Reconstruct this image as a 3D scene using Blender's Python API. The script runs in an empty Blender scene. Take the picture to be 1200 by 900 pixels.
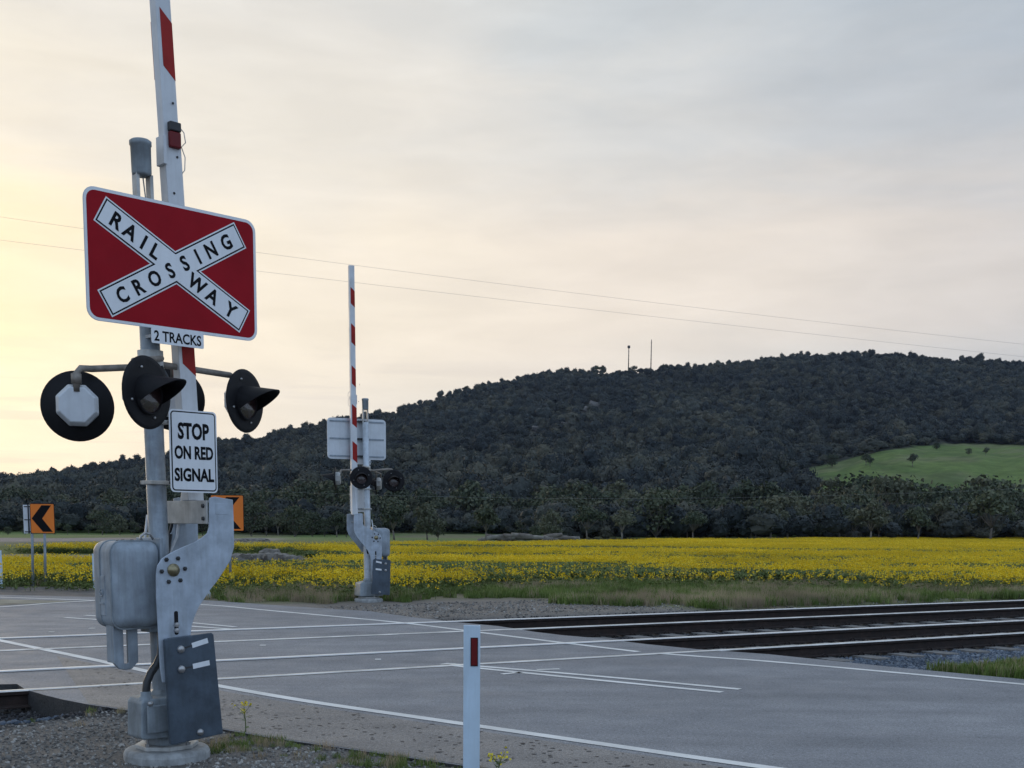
import bpy, bmesh, math, random
import numpy as np
from mathutils import Vector, Matrix

random.seed(7)
rng = np.random.default_rng(11)
S = bpy.context.scene
C = S.collection
R = math.radians

# ------------------------------------------------------------------ camera
F_PX, PITCH, ROLL, Y_HOR, CAM_H = 1350.0, R(7.0), R(0.5), 612.0, 1.6
Y_PP = Y_HOR + F_PX * math.tan(PITCH)          # principal point (shifted lens)
_F = np.array([0, math.cos(PITCH), -math.sin(PITCH)])
_U = np.array([0, math.sin(PITCH), math.cos(PITCH)])
_R = np.array([1.0, 0, 0])
cR = math.cos(ROLL) * _R + math.sin(ROLL) * _U
cU = -math.sin(ROLL) * _R + math.cos(ROLL) * _U
EYE = np.array([0, 0, CAM_H])

cam = bpy.data.cameras.new('camera')
cam.sensor_fit = 'HORIZONTAL'
cam.sensor_width = 36.0
cam.lens = 36.0 * F_PX / 1200.0
cam.shift_x = 0.0
cam.shift_y = (Y_PP - 450.0) / 1200.0
cam.clip_start = 0.1
cam.clip_end = 9000
camo = bpy.data.objects.new('camera', cam)
C.objects.link(camo)
camo.matrix_world = Matrix(((cR[0], cU[0], -_F[0], 0), (cR[1], cU[1], -_F[1], 0),
                            (cR[2], cU[2], -_F[2], CAM_H), (0, 0, 0, 1)))
S.camera = camo
S.render.resolution_x, S.render.resolution_y = 1024, 768

# ------------------------------------------------------------------ light
SUN_AZ, SUN_EL = -32.0, 5.0       # degrees, azimuth from +Y towards +X
sdir = Vector((math.sin(R(SUN_AZ)) * math.cos(R(SUN_EL)), math.cos(R(SUN_AZ)) * math.cos(R(SUN_EL)), math.sin(R(SUN_EL))))
sl = bpy.data.lights.new('sun', 'SUN')
sl.energy = 0.5
sl.angle = R(12)
sl.color = (1.0, 0.80, 0.58)
so = bpy.data.objects.new('sun', sl)
C.objects.link(so)
so.rotation_euler = sdir.to_track_quat('Z', 'Y').to_euler()

S.view_settings.view_transform = 'Standard'
S.view_settings.look = 'None'
S.view_settings.exposure = 0.28
S.view_settings.gamma = 1.0


class NT:
    """tiny node-tree helper"""
    def __init__(s, t):
        s.t = t; s.n = t.nodes; s.l = t.links
    def add(s, typ, **kw):
        nd = s.n.new(typ)
        for k, v in kw.items():
            if k.startswith('i_'):
                s.put(nd, k[2:], v)
            else:
                setattr(nd, k, v)
        return nd
    def put(s, nd, key, v):
        key = int(key) if key.isdigit() else key.replace('_', ' ')
        sk = nd.inputs[key]
        if isinstance(v, bpy.types.NodeSocket):
            s.l.new(v, sk)
        else:
            sk.default_value = v
    def math(s, op, a, b=None, c=None, clamp=False):
        nd = s.n.new('ShaderNodeMath'); nd.operation = op; nd.use_clamp = clamp
        for i, v in enumerate((a, b, c)):
            if v is not None: s.put(nd, str(i), v)
        return nd.outputs[0]
    def ramp(s, fac, stops, interp='LINEAR'):
        nd = s.n.new('ShaderNodeValToRGB'); nd.color_ramp.interpolation = interp
        e = nd.color_ramp.elements
        while len(e) < len(stops): e.new(0.5)
        for i, (p, c) in enumerate(stops):
            e[i].position = p
            e[i].color = (c[0], c[1], c[2], 1) if hasattr(c, '__len__') else (c, c, c, 1)
        s.put(nd, 'Fac', fac)
        return nd.outputs[0]
    def mix(s, fac, a, b, mode='MIX'):
        nd = s.n.new('ShaderNodeMix'); nd.data_type = 'RGBA'; nd.blend_type = mode
        s.put(nd, '0', fac)
        for k, v in ((6, a), (7, b)):
            if isinstance(v, bpy.types.NodeSocket): s.l.new(v, nd.inputs[k])
            else: nd.inputs[k].default_value = (v[0], v[1], v[2], 1)
        return nd.outputs[2]
    def noise(s, vec, scale, detail=4, rough=0.55, dist=0.0):
        nd = s.n.new('ShaderNodeTexNoise')
        nd.inputs['Scale'].default_value = scale; nd.inputs['Detail'].default_value = detail
        nd.inputs['Roughness'].default_value = rough; nd.inputs['Distortion'].default_value = dist
        if vec is not None: s.l.new(vec, nd.inputs['Vector'])
        return nd.outputs[0]


world = bpy.data.worlds.new('World')
S.world = world
world.use_nodes = True
w = NT(world.node_tree)
w.n.clear()
tc = w.add('ShaderNodeTexCoord')
nrm = w.add('ShaderNodeVectorMath', operation='NORMALIZE'); w.l.new(tc.outputs['Generated'], nrm.inputs[0])
dot = w.add('ShaderNodeVectorMath', operation='DOT_PRODUCT'); w.l.new(nrm.outputs[0], dot.inputs[0])
dot.inputs[1].default_value = tuple(sdir)
ang = w.math('DIVIDE', w.math('ARCCOSINE', w.math('MINIMUM', dot.outputs['Value'], 0.99999)), math.pi)   # 0..1 angle from the sun
sep = w.add('ShaderNodeSeparateXYZ'); w.l.new(nrm.outputs[0], sep.inputs[0])
el = sep.outputs[2]
# thin high cloud, streaked along the horizon
stretch = w.add('ShaderNodeVectorMath', operation='MULTIPLY'); w.l.new(nrm.outputs[0], stretch.inputs[0]); stretch.inputs[1].default_value = (1.0, 1.0, 4.5)
n1 = w.noise(stretch.outputs[0], 3.0, 6, 0.55, 0.5)
n2 = w.noise(stretch.outputs[0], 9.0, 5, 0.55, 0.3)
ang2 = w.math('ADD', ang, w.math('MULTIPLY', w.math('SUBTRACT', n1, 0.5), 0.09))
veil = w.ramp(ang2, [(0.0, (1.35, 1.06, 0.66)), (0.045, (0.90, 0.84, 0.70)), (0.09, (0.75, 0.715, 0.65)), (0.15, (0.71, 0.69, 0.65)),
                     (0.205, (0.60, 0.62, 0.625)), (0.265, (0.46, 0.505, 0.55)), (0.33, (0.37, 0.43, 0.50)),
                     (0.50, (0.47, 0.61, 0.82)), (1.0, (0.53, 0.72, 1.02))])
az_x = sep.outputs[0]
eln = w.math('SUBTRACT', w.math('ADD', el, w.math('MULTIPLY', w.math('SUBTRACT', n1, 0.5), 0.10)), w.math('MULTIPLY', az_x, 0.035))
warm = w.ramp(eln, [(0.0, 0.35), (0.09, 0.42), (0.165, 1.0), (0.215, 1.0), (0.30, 0.28), (0.38, 0.0)], 'EASE')
warmc = w.ramp(ang2, [(0.0, (1.35, 0.98, 0.52)), (0.05, (1.00, 0.83, 0.54)), (0.10, (0.90, 0.81, 0.65)), (0.2, (0.84, 0.74, 0.63)), (0.30, (0.69, 0.63, 0.58)), (0.4, (0.56, 0.58, 0.62)), (0.6, (0.48, 0.57, 0.72))])
skyc = w.mix(w.math('MULTIPLY', warm, 0.85), veil, warmc)
streak = w.ramp(n2, [(0.35, 0.945), (0.55, 1.0), (0.72, 1.045)])
skyc = w.mix(1.0, skyc, streak, 'MULTIPLY')
# low greyer cloud bank near the horizon
stretch2 = w.add('ShaderNodeVectorMath', operation='MULTIPLY'); w.l.new(nrm.outputs[0], stretch2.inputs[0]); stretch2.inputs[1].default_value = (2.0, 2.0, 30.0)
n3 = w.noise(stretch2.outputs[0], 3.2, 4, 0.5, 0.3)
bank = w.math('MULTIPLY', w.ramp(n3, [(0.54, 0.0), (0.66, 1.0)]), w.ramp(el, [(0.0, 0.9), (0.09, 0.6), (0.16, 0.0)]))
skyc = w.mix(w.math('MULTIPLY', bank, 0.38), skyc, (0.48, 0.45, 0.47))
nish = w.add('ShaderNodeTexSky', sky_type='NISHITA', sun_disc=False, sun_elevation=R(SUN_EL), sun_rotation=R(SUN_AZ), air_density=1.2, dust_density=2.0)
bg1 = w.add('ShaderNodeBackground', i_Strength=0.08); w.l.new(nish.outputs[0], bg1.inputs['Color'])
bg2 = w.add('ShaderNodeBackground', i_Strength=1.0); w.l.new(skyc, bg2.inputs['Color'])
ms = w.add('ShaderNodeMixShader', i_Fac=0.93); w.l.new(bg1.outputs[0], ms.inputs[1]); w.l.new(bg2.outputs[0], ms.inputs[2])
wo = w.add('ShaderNodeOutputWorld'); w.l.new(ms.outputs[0], wo.inputs[0])


# ------------------------------------------------------------------ geometry of the place
def ray(px, py):
    return _F * F_PX + cR * (px - 600.0) - cU * (py - Y_PP)
def G(px, py, z=0.0):
    d = ray(px, py); t = (z - CAM_H) / d[2]
    q = EYE + t * d
    return np.array([q[0], q[1], z])
def at(px, py, Y):
    d = ray(px, py)
    return EYE + d * (Y / d[1])
def pix(q):
    q = np.asarray(q, float)
    v = q - EYE
    k = F_PX / (v @ _F)
    return 600 + k * (v @ cR), Y_PP - k * (v @ cU)

NEAR = G(196, 884)
FAR = G(432, 704)
YAW = R(44.9)                                        # heading of the boom plane
mu = np.array([math.cos(YAW), math.sin(YAW), 0]); mn = np.array([math.sin(YAW), -math.cos(YAW), 0])
def L(px, py, wv=0.0):
    """point (u, z) where the sight line meets the vertical plane wv metres in front of the near mast"""
    d = ray(px, py); t = (wv - (EYE - NEAR) @ mn) / (d @ mn)
    q = EYE + t * d
    return ((q - NEAR) @ mu, q[2])

# railway direction
rn = np.array([-0.48112696, 0.87665093]); rs = np.array([0.87665093, 0.48112696])
RAILS = [16.66, 15.13, 13.03, 11.55]

# ------------------------------------------------------------------ object helpers
def tag(o, label=None, cat=None, group=None, kind=None):
    if label: o['label'] = label
    if cat: o['category'] = cat
    if group: o['group'] = group
    if kind: o['kind'] = kind
    return o
def thing(name, label, cat, loc=(0, 0, 0), rz=0.0, group=None):
    o = bpy.data.objects.new(name, None); C.objects.link(o)
    o.empty_display_size = 0.2
    o.location = tuple(map(float, loc)); o.rotation_euler = (0, 0, rz)
    return tag(o, label, cat, group)

class MB:
    def __init__(s):
        s.v = []; s.f = []; s.m = []; s.sm = []
    def face(s, idx, m=0, sm=False):
        s.f.append(tuple(idx)); s.m.append(m); s.sm.append(sm)
    def addv(s, pts):
        k = len(s.v); s.v += [tuple(map(float, p)) for p in pts]; return k
    def box(s, a, b, m=0):
        x0, y0, z0 = a; x1, y1, z1 = b
        k = s.addv([(x0,y0,z0),(x1,y0,z0),(x1,y1,z0),(x0,y1,z0),(x0,y0,z1),(x1,y0,z1),(x1,y1,z1),(x0,y1,z1)])
        for q in ((3,2,1,0),(4,5,6,7),(0,1,5,4),(1,2,6,5),(2,3,7,6),(3,0,4,7)):
            s.face([k+i for i in q], m)
        return s
    def prism(s, poly, w0, w1, m=0, mside=None):
        """poly in (u,z); from plane w0 (front) back to w1; local y = -w"""
        n = len(poly)
        ar = sum(poly[i][0]*poly[(i+1)%n][1]-poly[(i+1)%n][0]*poly[i][1] for i in range(n))
        if ar < 0: poly = poly[::-1]
        k = s.addv([(p[0], -w0, p[1]) for p in poly] + [(p[0], -w1, p[1]) for p in poly])
        s.face([k+i for i in range(n)], m)
        s.face([k+n+i for i in range(n)][::-1], m)
        ms = m if mside is None else mside
        for i in range(n):
            j = (i+1) % n
            s.face([k+i, k+n+i, k+n+j, k+j], ms)
        return s
    def slab(s, poly, z0, z1, m=0, mside=None):
        """poly in (x,y), from z0 up to z1"""
        n = len(poly)
        ar = sum(poly[i][0]*poly[(i+1)%n][1]-poly[(i+1)%n][0]*poly[i][1] for i in range(n))
        if ar < 0: poly = poly[::-1]
        k = s.addv([(p[0], p[1], z0) for p in poly] + [(p[0], p[1], z1) for p in poly])
        s.face([k+i for i in range(n)][::-1], m)
        s.face([k+n+i for i in range(n)], m)
        ms = m if mside is None else mside
        for i in range(n):
            j = (i+1) % n
            s.face([k+i, k+j, k+n+j, k+n+i], ms)
        return s
    def rings(s, rings, m=0, sm=True, cap=True):
        n = len(rings[0]); ks = [s.addv(r) for r in rings]
        for a, b in zip(ks[:-1], ks[1:]):
            for i in range(n):
                j = (i+1) % n
                s.face([a+i, a+j, b+j, b+i], m, sm)
        if cap:
            s.face([ks[0]+i for i in range(n)][::-1], m); s.face([ks[-1]+i for i in range(n)], m)
        return s
    def tube(s, pts, rad, n=12, m=0, sm=True, cap=True):
        pts = [Vector(tuple(map(float, p))) for p in pts]
        rad = rad if hasattr(rad, '__len__') else [rad]*len(pts)
        rr = []; up = None
        for i, p in enumerate(pts):
            t = (pts[min(i+1, len(pts)-1)] - pts[max(i-1, 0)]).normalized()
            if up is None: up = Vector((0,0,1)) if abs(t.z) < 0.9 else Vector((0,1,0))
            a = t.cross(up).normalized(); b = a.cross(t).normalized() * -1
            up = b if abs(t.dot(b)) < .9 else up
            b = t.cross(a)
            up = -b if False else b
            rr.append([p + (a*math.cos(2*math.pi*k/n) + b*math.sin(2*math.pi*k/n))*rad[i] for k in range(n)])
            up = b
            # keep frame continuous
            up = b
        # re-align frames
        for i in range(1, len(rr)):
            prev = rr[i-1]; cur = rr[i]
            best = min(range(n), key=lambda q: sum((prev[k]-cur[(k+q) % n]).length for k in range(0, n, max(1, n//4))))
            cur = [cur[(k+best) % n] for k in range(n)]
            rv = cur[::-1]
            best2 = min(range(n), key=lambda q: sum((prev[k]-rv[(k+q) % n]).length for k in range(0, n, max(1, n//4))))
            rv = [rv[(k+best2) % n] for k in range(n)]
            d1 = sum((a-b).length for a, b in zip(prev, cur)); d2 = sum((a-b).length for a, b in zip(prev, rv))
            rr[i] = cur if d1 <= d2 else rv
        return s.rings(rr, m, sm, cap)
    def lathe(s, c, axis, prof, n=24, m=0, sm=True, cap=False):
        """prof: (distance along axis, radius)"""
        ax = Vector(axis).normalized(); c = Vector(tuple(map(float, c)))
        up = Vector((0,0,1)) if abs(ax.z) < 0.9 else Vector((1,0,0))
        a = ax.cross(up).normalized(); b = ax.cross(a).normalized()
        rr = [[c + ax*d + (a*math.cos(2*math.pi*k/n) + b*math.sin(2*math.pi*k/n))*r for k in range(n)] for d, r in prof]
        return s.rings(rr, m, sm, cap)
    def mesh(s, name, mats):
        me = bpy.data.meshes.new(name)
        me.from_pydata(s.v, [], s.f)
        for m in (mats if isinstance(mats, (list, tuple)) else [mats]): me.materials.append(m)
        me.polygons.foreach_set('material_index', s.m)
        me.polygons.foreach_set('use_smooth', s.sm)
        me.update()
        return me
    def build(s, name, mats, parent=None, bevel=0.0, seg=2, fix=True):
        me = s.mesh(name, mats)
        if fix:
            bm = bmesh.new(); bm.from_mesh(me); bmesh.ops.recalc_face_normals(bm, faces=bm.faces); bm.to_mesh(me); bm.free()
        o = bpy.data.objects.new(name, me); C.objects.link(o)
        if parent is not None: o.parent = parent
        if bevel:
            b = o.modifiers.new('bevel', 'BEVEL'); b.width = bevel; b.segments = seg; b.limit_method = 'ANGLE'; b.angle_limit = R(35)
            b.harden_normals = False
        return o

# ------------------------------------------------------------------ materials
def mat(name, col, rough=0.6, metal=0.0, bump=0.0, bscale=30, var=0.15, vscale=6, spec=0.5, col2=None, coat=0.0, grime=0.0):
    m = bpy.data.materials.new(name); m.use_nodes = True
    t = NT(m.node_tree); p = t.n['Principled BSDF']
    co = t.add('ShaderNodeTexCoord').outputs['Object']
    nz = t.noise(co, vscale, 6, 0.6)
    c2 = col2 if col2 else tuple(c * (1 - var * 1.6) for c in col)
    c = t.mix(t.ramp(nz, [(0.35, 0.0), (0.68, 1.0)]), tuple(min(1, x*(1+var*0.5)) for x in col), c2)
    if grime:
        st = t.add('ShaderNodeVectorMath', operation='MULTIPLY'); t.l.new(co, st.inputs[0]); st.inputs[1].default_value = (14, 14, 1.3)
        g = t.ramp(t.noise(st.outputs[0], 1.6, 5, 0.65), [(0.45, 0.0), (0.75, 1.0)])
        c = t.mix(t.math('MULTIPLY', g, grime), c, (col[0]*0.45, col[1]*0.40, col[2]*0.33))
    t.l.new(c, p.inputs['Base Color'])
    r = t.math('ADD', t.math('MULTIPLY', t.noise(co, vscale*3, 4), 0.25), rough-0.12)
    t.l.new(r, p.inputs['Roughness'])
    p.inputs['Metallic'].default_value = metal
    p.inputs['Specular IOR Level'].default_value = spec
    p.inputs['Coat Weight'].default_value = coat
    if bump:
        b = t.add('ShaderNodeBump', i_Strength=bump, i_Distance=0.01)
        t.l.new(t.noise(co, bscale, 6, 0.6), b.inputs['Height']); t.l.new(b.outputs[0], p.inputs['Normal'])
    return m

M = {}
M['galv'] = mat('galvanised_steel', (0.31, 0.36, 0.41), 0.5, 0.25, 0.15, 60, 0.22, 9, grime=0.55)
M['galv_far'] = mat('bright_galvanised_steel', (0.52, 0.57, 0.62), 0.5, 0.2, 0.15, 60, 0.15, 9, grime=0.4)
M['galv_pale'] = mat('weathered_pale_steel', (0.52, 0.52, 0.50), 0.55, 0.15, 0.2, 40, 0.2, 7, grime=0.5)
M['arm'] = mat('arm_grey_paint', (0.42, 0.48, 0.55), 0.45, 0.1, 0.12, 30, 0.18, 7, grime=0.42)
M['housing'] = mat('housing_grey_enamel', (0.31, 0.36, 0.41), 0.42, 0.05, 0.10, 60, 0.20, 6, grime=0.5)
M['slate'] = mat('slate_painted_plate', (0.065, 0.09, 0.12), 0.45, 0.1, 0.12, 50, 0.25, 7, grime=0.3)
M['jbox'] = mat('junction_cast_grey', (0.27, 0.31, 0.34), 0.55, 0.2, 0.25, 60, 0.18, 8, grime=0.5)
M['black'] = mat('matt_black_paint', (0.010, 0.010, 0.012), 0.6, 0, 0.1, 40, 0.2, 5, spec=0.22)
M['dark'] = mat('dark_steel', (0.05, 0.052, 0.055), 0.5, 0.4, 0.1, 40, 0.2, 8)
M['rubber'] = mat('black_hose', (0.03, 0.033, 0.036), 0.45)
M['pipe'] = mat('weathered_brown_pipe', (0.25, 0.22, 0.19), 0.6, 0.3, 0.2, 50, 0.3, 12)
M['white'] = mat('white_reflective_sheet', (0.78, 0.80, 0.82), 0.35, 0, 0, 30, 0.04, 3, grime=0.10)
M['boomw'] = mat('boom_white_paint', (0.66, 0.68, 0.70), 0.5, 0, 0.05, 30, 0.08, 5, grime=0.2)
M['red'] = mat('sign_red_sheet', (0.33, 0.006, 0.014), 0.5, 0, 0, 30, 0.10, 3, spec=0.12)
M['red2'] = mat('boom_red_sheet', (0.33, 0.018, 0.014), 0.45, 0, 0, 30, 0.15, 3, spec=0.2)
M['ink'] = mat('black_sign_ink', (0.006, 0.006, 0.008), 0.6, 0, 0, 30, 0.05, 3, spec=0.12)
M['alu'] = mat('aluminium_sign_back', (0.60, 0.63, 0.66), 0.42, 0.35, 0.04, 30, 0.08, 4, grime=0.15)
M['orange'] = mat('orange_reflective_sheet', (0.80, 0.19, 0.008), 0.4, 0, 0, 30, 0.05, 3)
M['lens'] = mat('unlit_red_lens', (0.045, 0.025, 0.025), 0.15, 0, 0.3, 60, 0.2, 20, coat=0.8)
M['conc'] = mat('footing_concrete', (0.36, 0.37, 0.37), 0.9, 0, 0.5, 25, 0.25, 9, grime=0.4)
M['badge'] = mat('raised_badge', (0.28, 0.33, 0.38), 0.4, 0.1)
M['bolt'] = mat('zinc_bolt', (0.42, 0.42, 0.42), 0.35, 0.7)
M['brass'] = mat('brass_bolt', (0.30, 0.26, 0.16), 0.35, 0.8)
M['gp'] = mat('guide_post_plastic', (0.56, 0.69, 0.80), 0.5, 0, 0.05, 30, 0.08, 3, grime=0.2)
M['lamp'] = mat('boom_lamp_housing', (0.02, 0.02, 0.022), 0.4)
M['redlamp'] = mat('boom_lamp_red', (0.15, 0.006, 0.008), 0.4, spec=0.3)
M['bark'] = mat('grey_bark', (0.16, 0.14, 0.12), 0.9, 0, 0.5, 8, 0.3, 2)
M['barkpale'] = mat('pale_gum_bark', (0.24, 0.22, 0.19), 0.85, 0, 0.4, 8, 0.25, 2)
M['rock'] = mat('granite_boulder', (0.19, 0.175, 0.155), 0.9, 0, 0.8, 6, 0.3, 2.5)
M['wire'] = mat('overhead_wire', (0.42, 0.42, 0.42), 0.5, 0.2)
M['stem'] = mat('weed_stem', (0.09, 0.14, 0.04), 0.7)
M['petal'] = mat('yellow_petal', (0.75, 0.60, 0.015), 0.6)

def railmat():
    m = bpy.data.materials.new('rusty_rail_side'); m.use_nodes = True
    t = NT(m.node_tree); p = t.n['Principled BSDF']
    co = t.add('ShaderNodeTexCoord').outputs['Object']
    c = t.ramp(t.noise(co, 9, 6, 0.65), [(0.3, (0.009, 0.006, 0.005)), (0.55, (0.022, 0.012, 0.009)), (0.8, (0.05, 0.03, 0.024))])
    t.l.new(c, p.inputs['Base Color']); p.inputs['Roughness'].default_value = 0.85
    b = t.add('ShaderNodeBump', i_Strength=0.5, i_Distance=0.005); t.l.new(t.noise(co, 80, 4), b.inputs['Height']); t.l.new(b.outputs[0], p.inputs['Normal'])
    return m
M['rust'] = railmat()
M['polish'] = mat('polished_rail_head', (0.90, 0.88, 0.85), 0.50, 0.5, 0.0, 60, 0.03, 10)

def roadmat(name, base, k=1.0, tint=None):
    m = bpy.data.materials.new(name); m.use_nodes = True
    t = NT(m.node_tree); p = t.n['Principled BSDF']
    co = t.add('ShaderNodeTexCoord').outputs['Object']
    big = t.noise(co, 0.35, 5, 0.55, 0.4); mid = t.noise(co, 2.2, 5, 0.6); fine = t.noise(co, 90, 3, 0.7)
    vor = t.add('ShaderNodeTexVoronoi', i_Scale=85.0); t.l.new(co, vor.inputs['Vector'])
    # wheel paths and stains run along the road (about 45 degrees to the rails)
    mp = t.add('ShaderNodeMapping'); t.l.new(co, mp.inputs['Vector']); mp.inputs['Rotation'].default_value = (0, 0, R(45)); mp.inputs['Scale'].default_value = (0.12, 1.1, 1)
    wheel = t.noise(mp.outputs[0], 1.3, 4, 0.6)
    c = t.ramp(big, [(0.30, tuple(base*x for x in (0.80, 0.82, 0.86))), (0.70, tuple(base*x for x in (1.12, 1.12, 1.14)))])
    c = t.mix(t.math('MULTIPLY', t.ramp(wheel, [(0.42, 0.0), (0.66, 1.0)]), 0.6), c, tuple(base*x for x in (0.60, 0.61, 0.64)))
    c = t.mix(t.math('MULTIPLY', t.ramp(mid, [(0.45, 0.0), (0.75, 1.0)]), 0.35), c, tuple(base*x for x in (0.66, 0.64, 0.62)))
    agg = t.ramp(t.math('ADD', t.math('MULTIPLY', fine, 0.6), t.math('MULTIPLY', t.noise(co, 34, 3, 0.8), 0.4)), [(0.34, 0.42), (0.5, 1.0), (0.64, 1.75)])
    c = t.mix(1.0, c, agg, 'MULTIPLY')
    pits = t.ramp(t.noise(co, 22, 2, 0.5), [(0.66, 1.0), (0.74, 0.45)])
    c = t.mix(1.0, c, pits, 'MULTIPLY')
    if tint: c = t.mix(1.0, c, tint, 'MULTIPLY')
    t.l.new(c, p.inputs['Base Color'])
    t.l.new(t.ramp(mid, [(0.3, 0.55), (0.7, 0.78)]), p.inputs['Roughness'])
    p.inputs['Specular IOR Level'].default_value = 0.45
    b = t.add('ShaderNodeBump', i_Strength=0.55, i_Distance=0.006)
    t.l.new(t.math('ADD', t.math('MULTIPLY', vor.outputs['Distance'], 0.7), fine), b.inputs['Height']); t.l.new(b.outputs[0], p.inputs['Normal'])
    return m
M['road'] = roadmat('worn_asphalt', 0.225, tint=(0.95, 0.98, 1.03))
M['crumble'] = roadmat('crumbled_asphalt_edge', 0.045)  # much darker base than the road top, for the slab sides
M['road_dark'] = roadmat('dark_new_asphalt', 0.085)
M['apron'] = roadmat('stony_seal', 0.22, tint=(1.0, 0.93, 0.86))
M['pit'] = mat('tar_pit', (0.03, 0.03, 0.032), 0.7)

def paintmat():
    m = bpy.data.materials.new('worn_line_paint'); m.use_nodes = True
    t = NT(m.node_tree); p = t.n['Principled BSDF']
    co = t.add('ShaderNodeTexCoord').outputs['Object']
    wr = t.ramp(t.noise(co, 26, 5, 0.7), [(0.60, 0.0), (0.72, 1.0)])
    dirt = t.ramp(t.noise(co, 1.4, 5, 0.6), [(0.35, (0.78, 0.78, 0.76)), (0.7, (0.55, 0.55, 0.53))])
    c = t.mix(t.math('MULTIPLY', wr, 0.6), dirt, (0.22, 0.22, 0.23))
    t.l.new(c, p.inputs['Base Color']); p.inputs['Roughness'].default_value = 0.6
    return m
M['paint'] = paintmat()

def leafmat(name, a, b, c3=None, rough=0.6, trans=0.0, wscale=0.05, isl=0.55):
    m = bpy.data.materials.new(name); m.use_nodes = True
    t = NT(m.node_tree); p = t.n['Principled BSDF']
    oi = t.add('ShaderNodeObjectInfo')
    geo = t.add('ShaderNodeNewGeometry')
    v = t.math('FRACT', t.math('ADD', oi.outputs['Random'], t.math('MULTIPLY', geo.outputs['Random Per Island'], isl)))
    st = [(0.0, a), (1.0, b)] if c3 is None else [(0.0, a), (0.55, b), (1.0, c3)]
    c = t.ramp(v, st)
    nz = t.ramp(t.noise(geo.outputs['Position'], wscale, 4, 0.6), [(0.3, 0.72), (0.7, 1.3)])
    c = t.mix(1.0, c, nz, 'MULTIPLY')
    t.l.new(c, p.inputs['Base Color']); p.inputs['Roughness'].default_value = rough
    p.inputs['Specular IOR Level'].default_value = 0.25
    if trans:
        p.inputs['Transmission Weight'].default_value = 0.0
        tr = t.add('ShaderNodeBsdfTranslucent'); t.l.new(c, tr.inputs['Color'])
        mx = t.add('ShaderNodeMixShader', i_Fac=trans); t.l.new(p.outputs[0], mx.inputs[1]); t.l.new(tr.outputs[0], mx.inputs[2])
        t.l.new(mx.outputs[0], t.n['Material Output'].inputs['Surface'])
    return m
M['leafhill'] = leafmat('eucalypt_forest_foliage', (0.034, 0.042, 0.040), (0.052, 0.060, 0.052), (0.080, 0.082, 0.066), 0.7, 0, 0.006, 0.15)
_t = NT(M['leafhill'].node_tree); _p = _t.n['Principled BSDF']; _old = _p.inputs['Base Color'].links[0].from_socket
_pos = _t.add('ShaderNodeNewGeometry').outputs['Position']; _oi = _t.add('ShaderNodeObjectInfo').outputs['Random']
_f = _t.math('ADD', _t.math('MULTIPLY', _t.noise(_pos, 0.011, 5, 0.65), 1.3), _t.math('MULTIPLY', _oi, 0.35))
_w = _t.ramp(_f, [(0.62, (0.55, 0.62, 0.72)), (0.80, (0.72, 0.76, 0.82)), (1.0, (1.15, 1.08, 0.95))])
_t.l.new(_t.mix(1.0, _old, _w, 'MULTIPLY'), _p.inputs['Base Color'])
M['leafbelt'] = leafmat('belt_tree_foliage', (0.035, 0.048, 0.030), (0.060, 0.075, 0.042), (0.095, 0.105, 0.062), 0.65, 0.1, 0.02)
M['leafpale'] = leafmat('pale_olive_foliage', (0.070, 0.080, 0.050), (0.105, 0.112, 0.070), (0.15, 0.155, 0.10), 0.65, 0.15, 0.02)
M['flower'] = leafmat('canola_flower', (0.62, 0.40, 0.008), (0.80, 0.58, 0.012), (0.80, 0.66, 0.07), 0.6, 0.3, 0.15)
M['canleaf'] = leafmat('canola_leaf', (0.07, 0.10, 0.025), (0.11, 0.15, 0.04), (0.16, 0.18, 0.06), 0.6, 0.2, 0.1)
M['grass'] = leafmat('green_grass', (0.09, 0.14, 0.03), (0.14, 0.20, 0.05), (0.22, 0.25, 0.09), 0.6, 0.25, 0.6)
M['dry'] = leafmat('dry_grass', (0.30, 0.25, 0.17), (0.40, 0.32, 0.23), (0.27, 0.28, 0.13), 0.7, 0.35, 0.6)
M['stone'] = leafmat('crushed_stone', (0.09, 0.085, 0.08), (0.19, 0.18, 0.165), (0.36, 0.345, 0.32), 0.85, 0, 1.5)
M['ballast'] = leafmat('blue_metal_ballast', (0.06, 0.08, 0.11), (0.115, 0.14, 0.175), (0.22, 0.245, 0.28), 0.8, 0, 1.5)
M['ballast_dark'] = leafmat('dark_ballast_stone', (0.025, 0.024, 0.026), (0.05, 0.048, 0.05), (0.10, 0.10, 0.105), 0.8, 0, 1.5)
M['polish2'] = mat('dull_rail_head', (0.74, 0.71, 0.66), 0.5, 0.5, 0.0, 60, 0.2, 3)
M['sleeper'] = mat('concrete_sleeper', (0.21, 0.20, 0.19), 0.9, 0, 0.5, 20, 0.3, 5)

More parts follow.
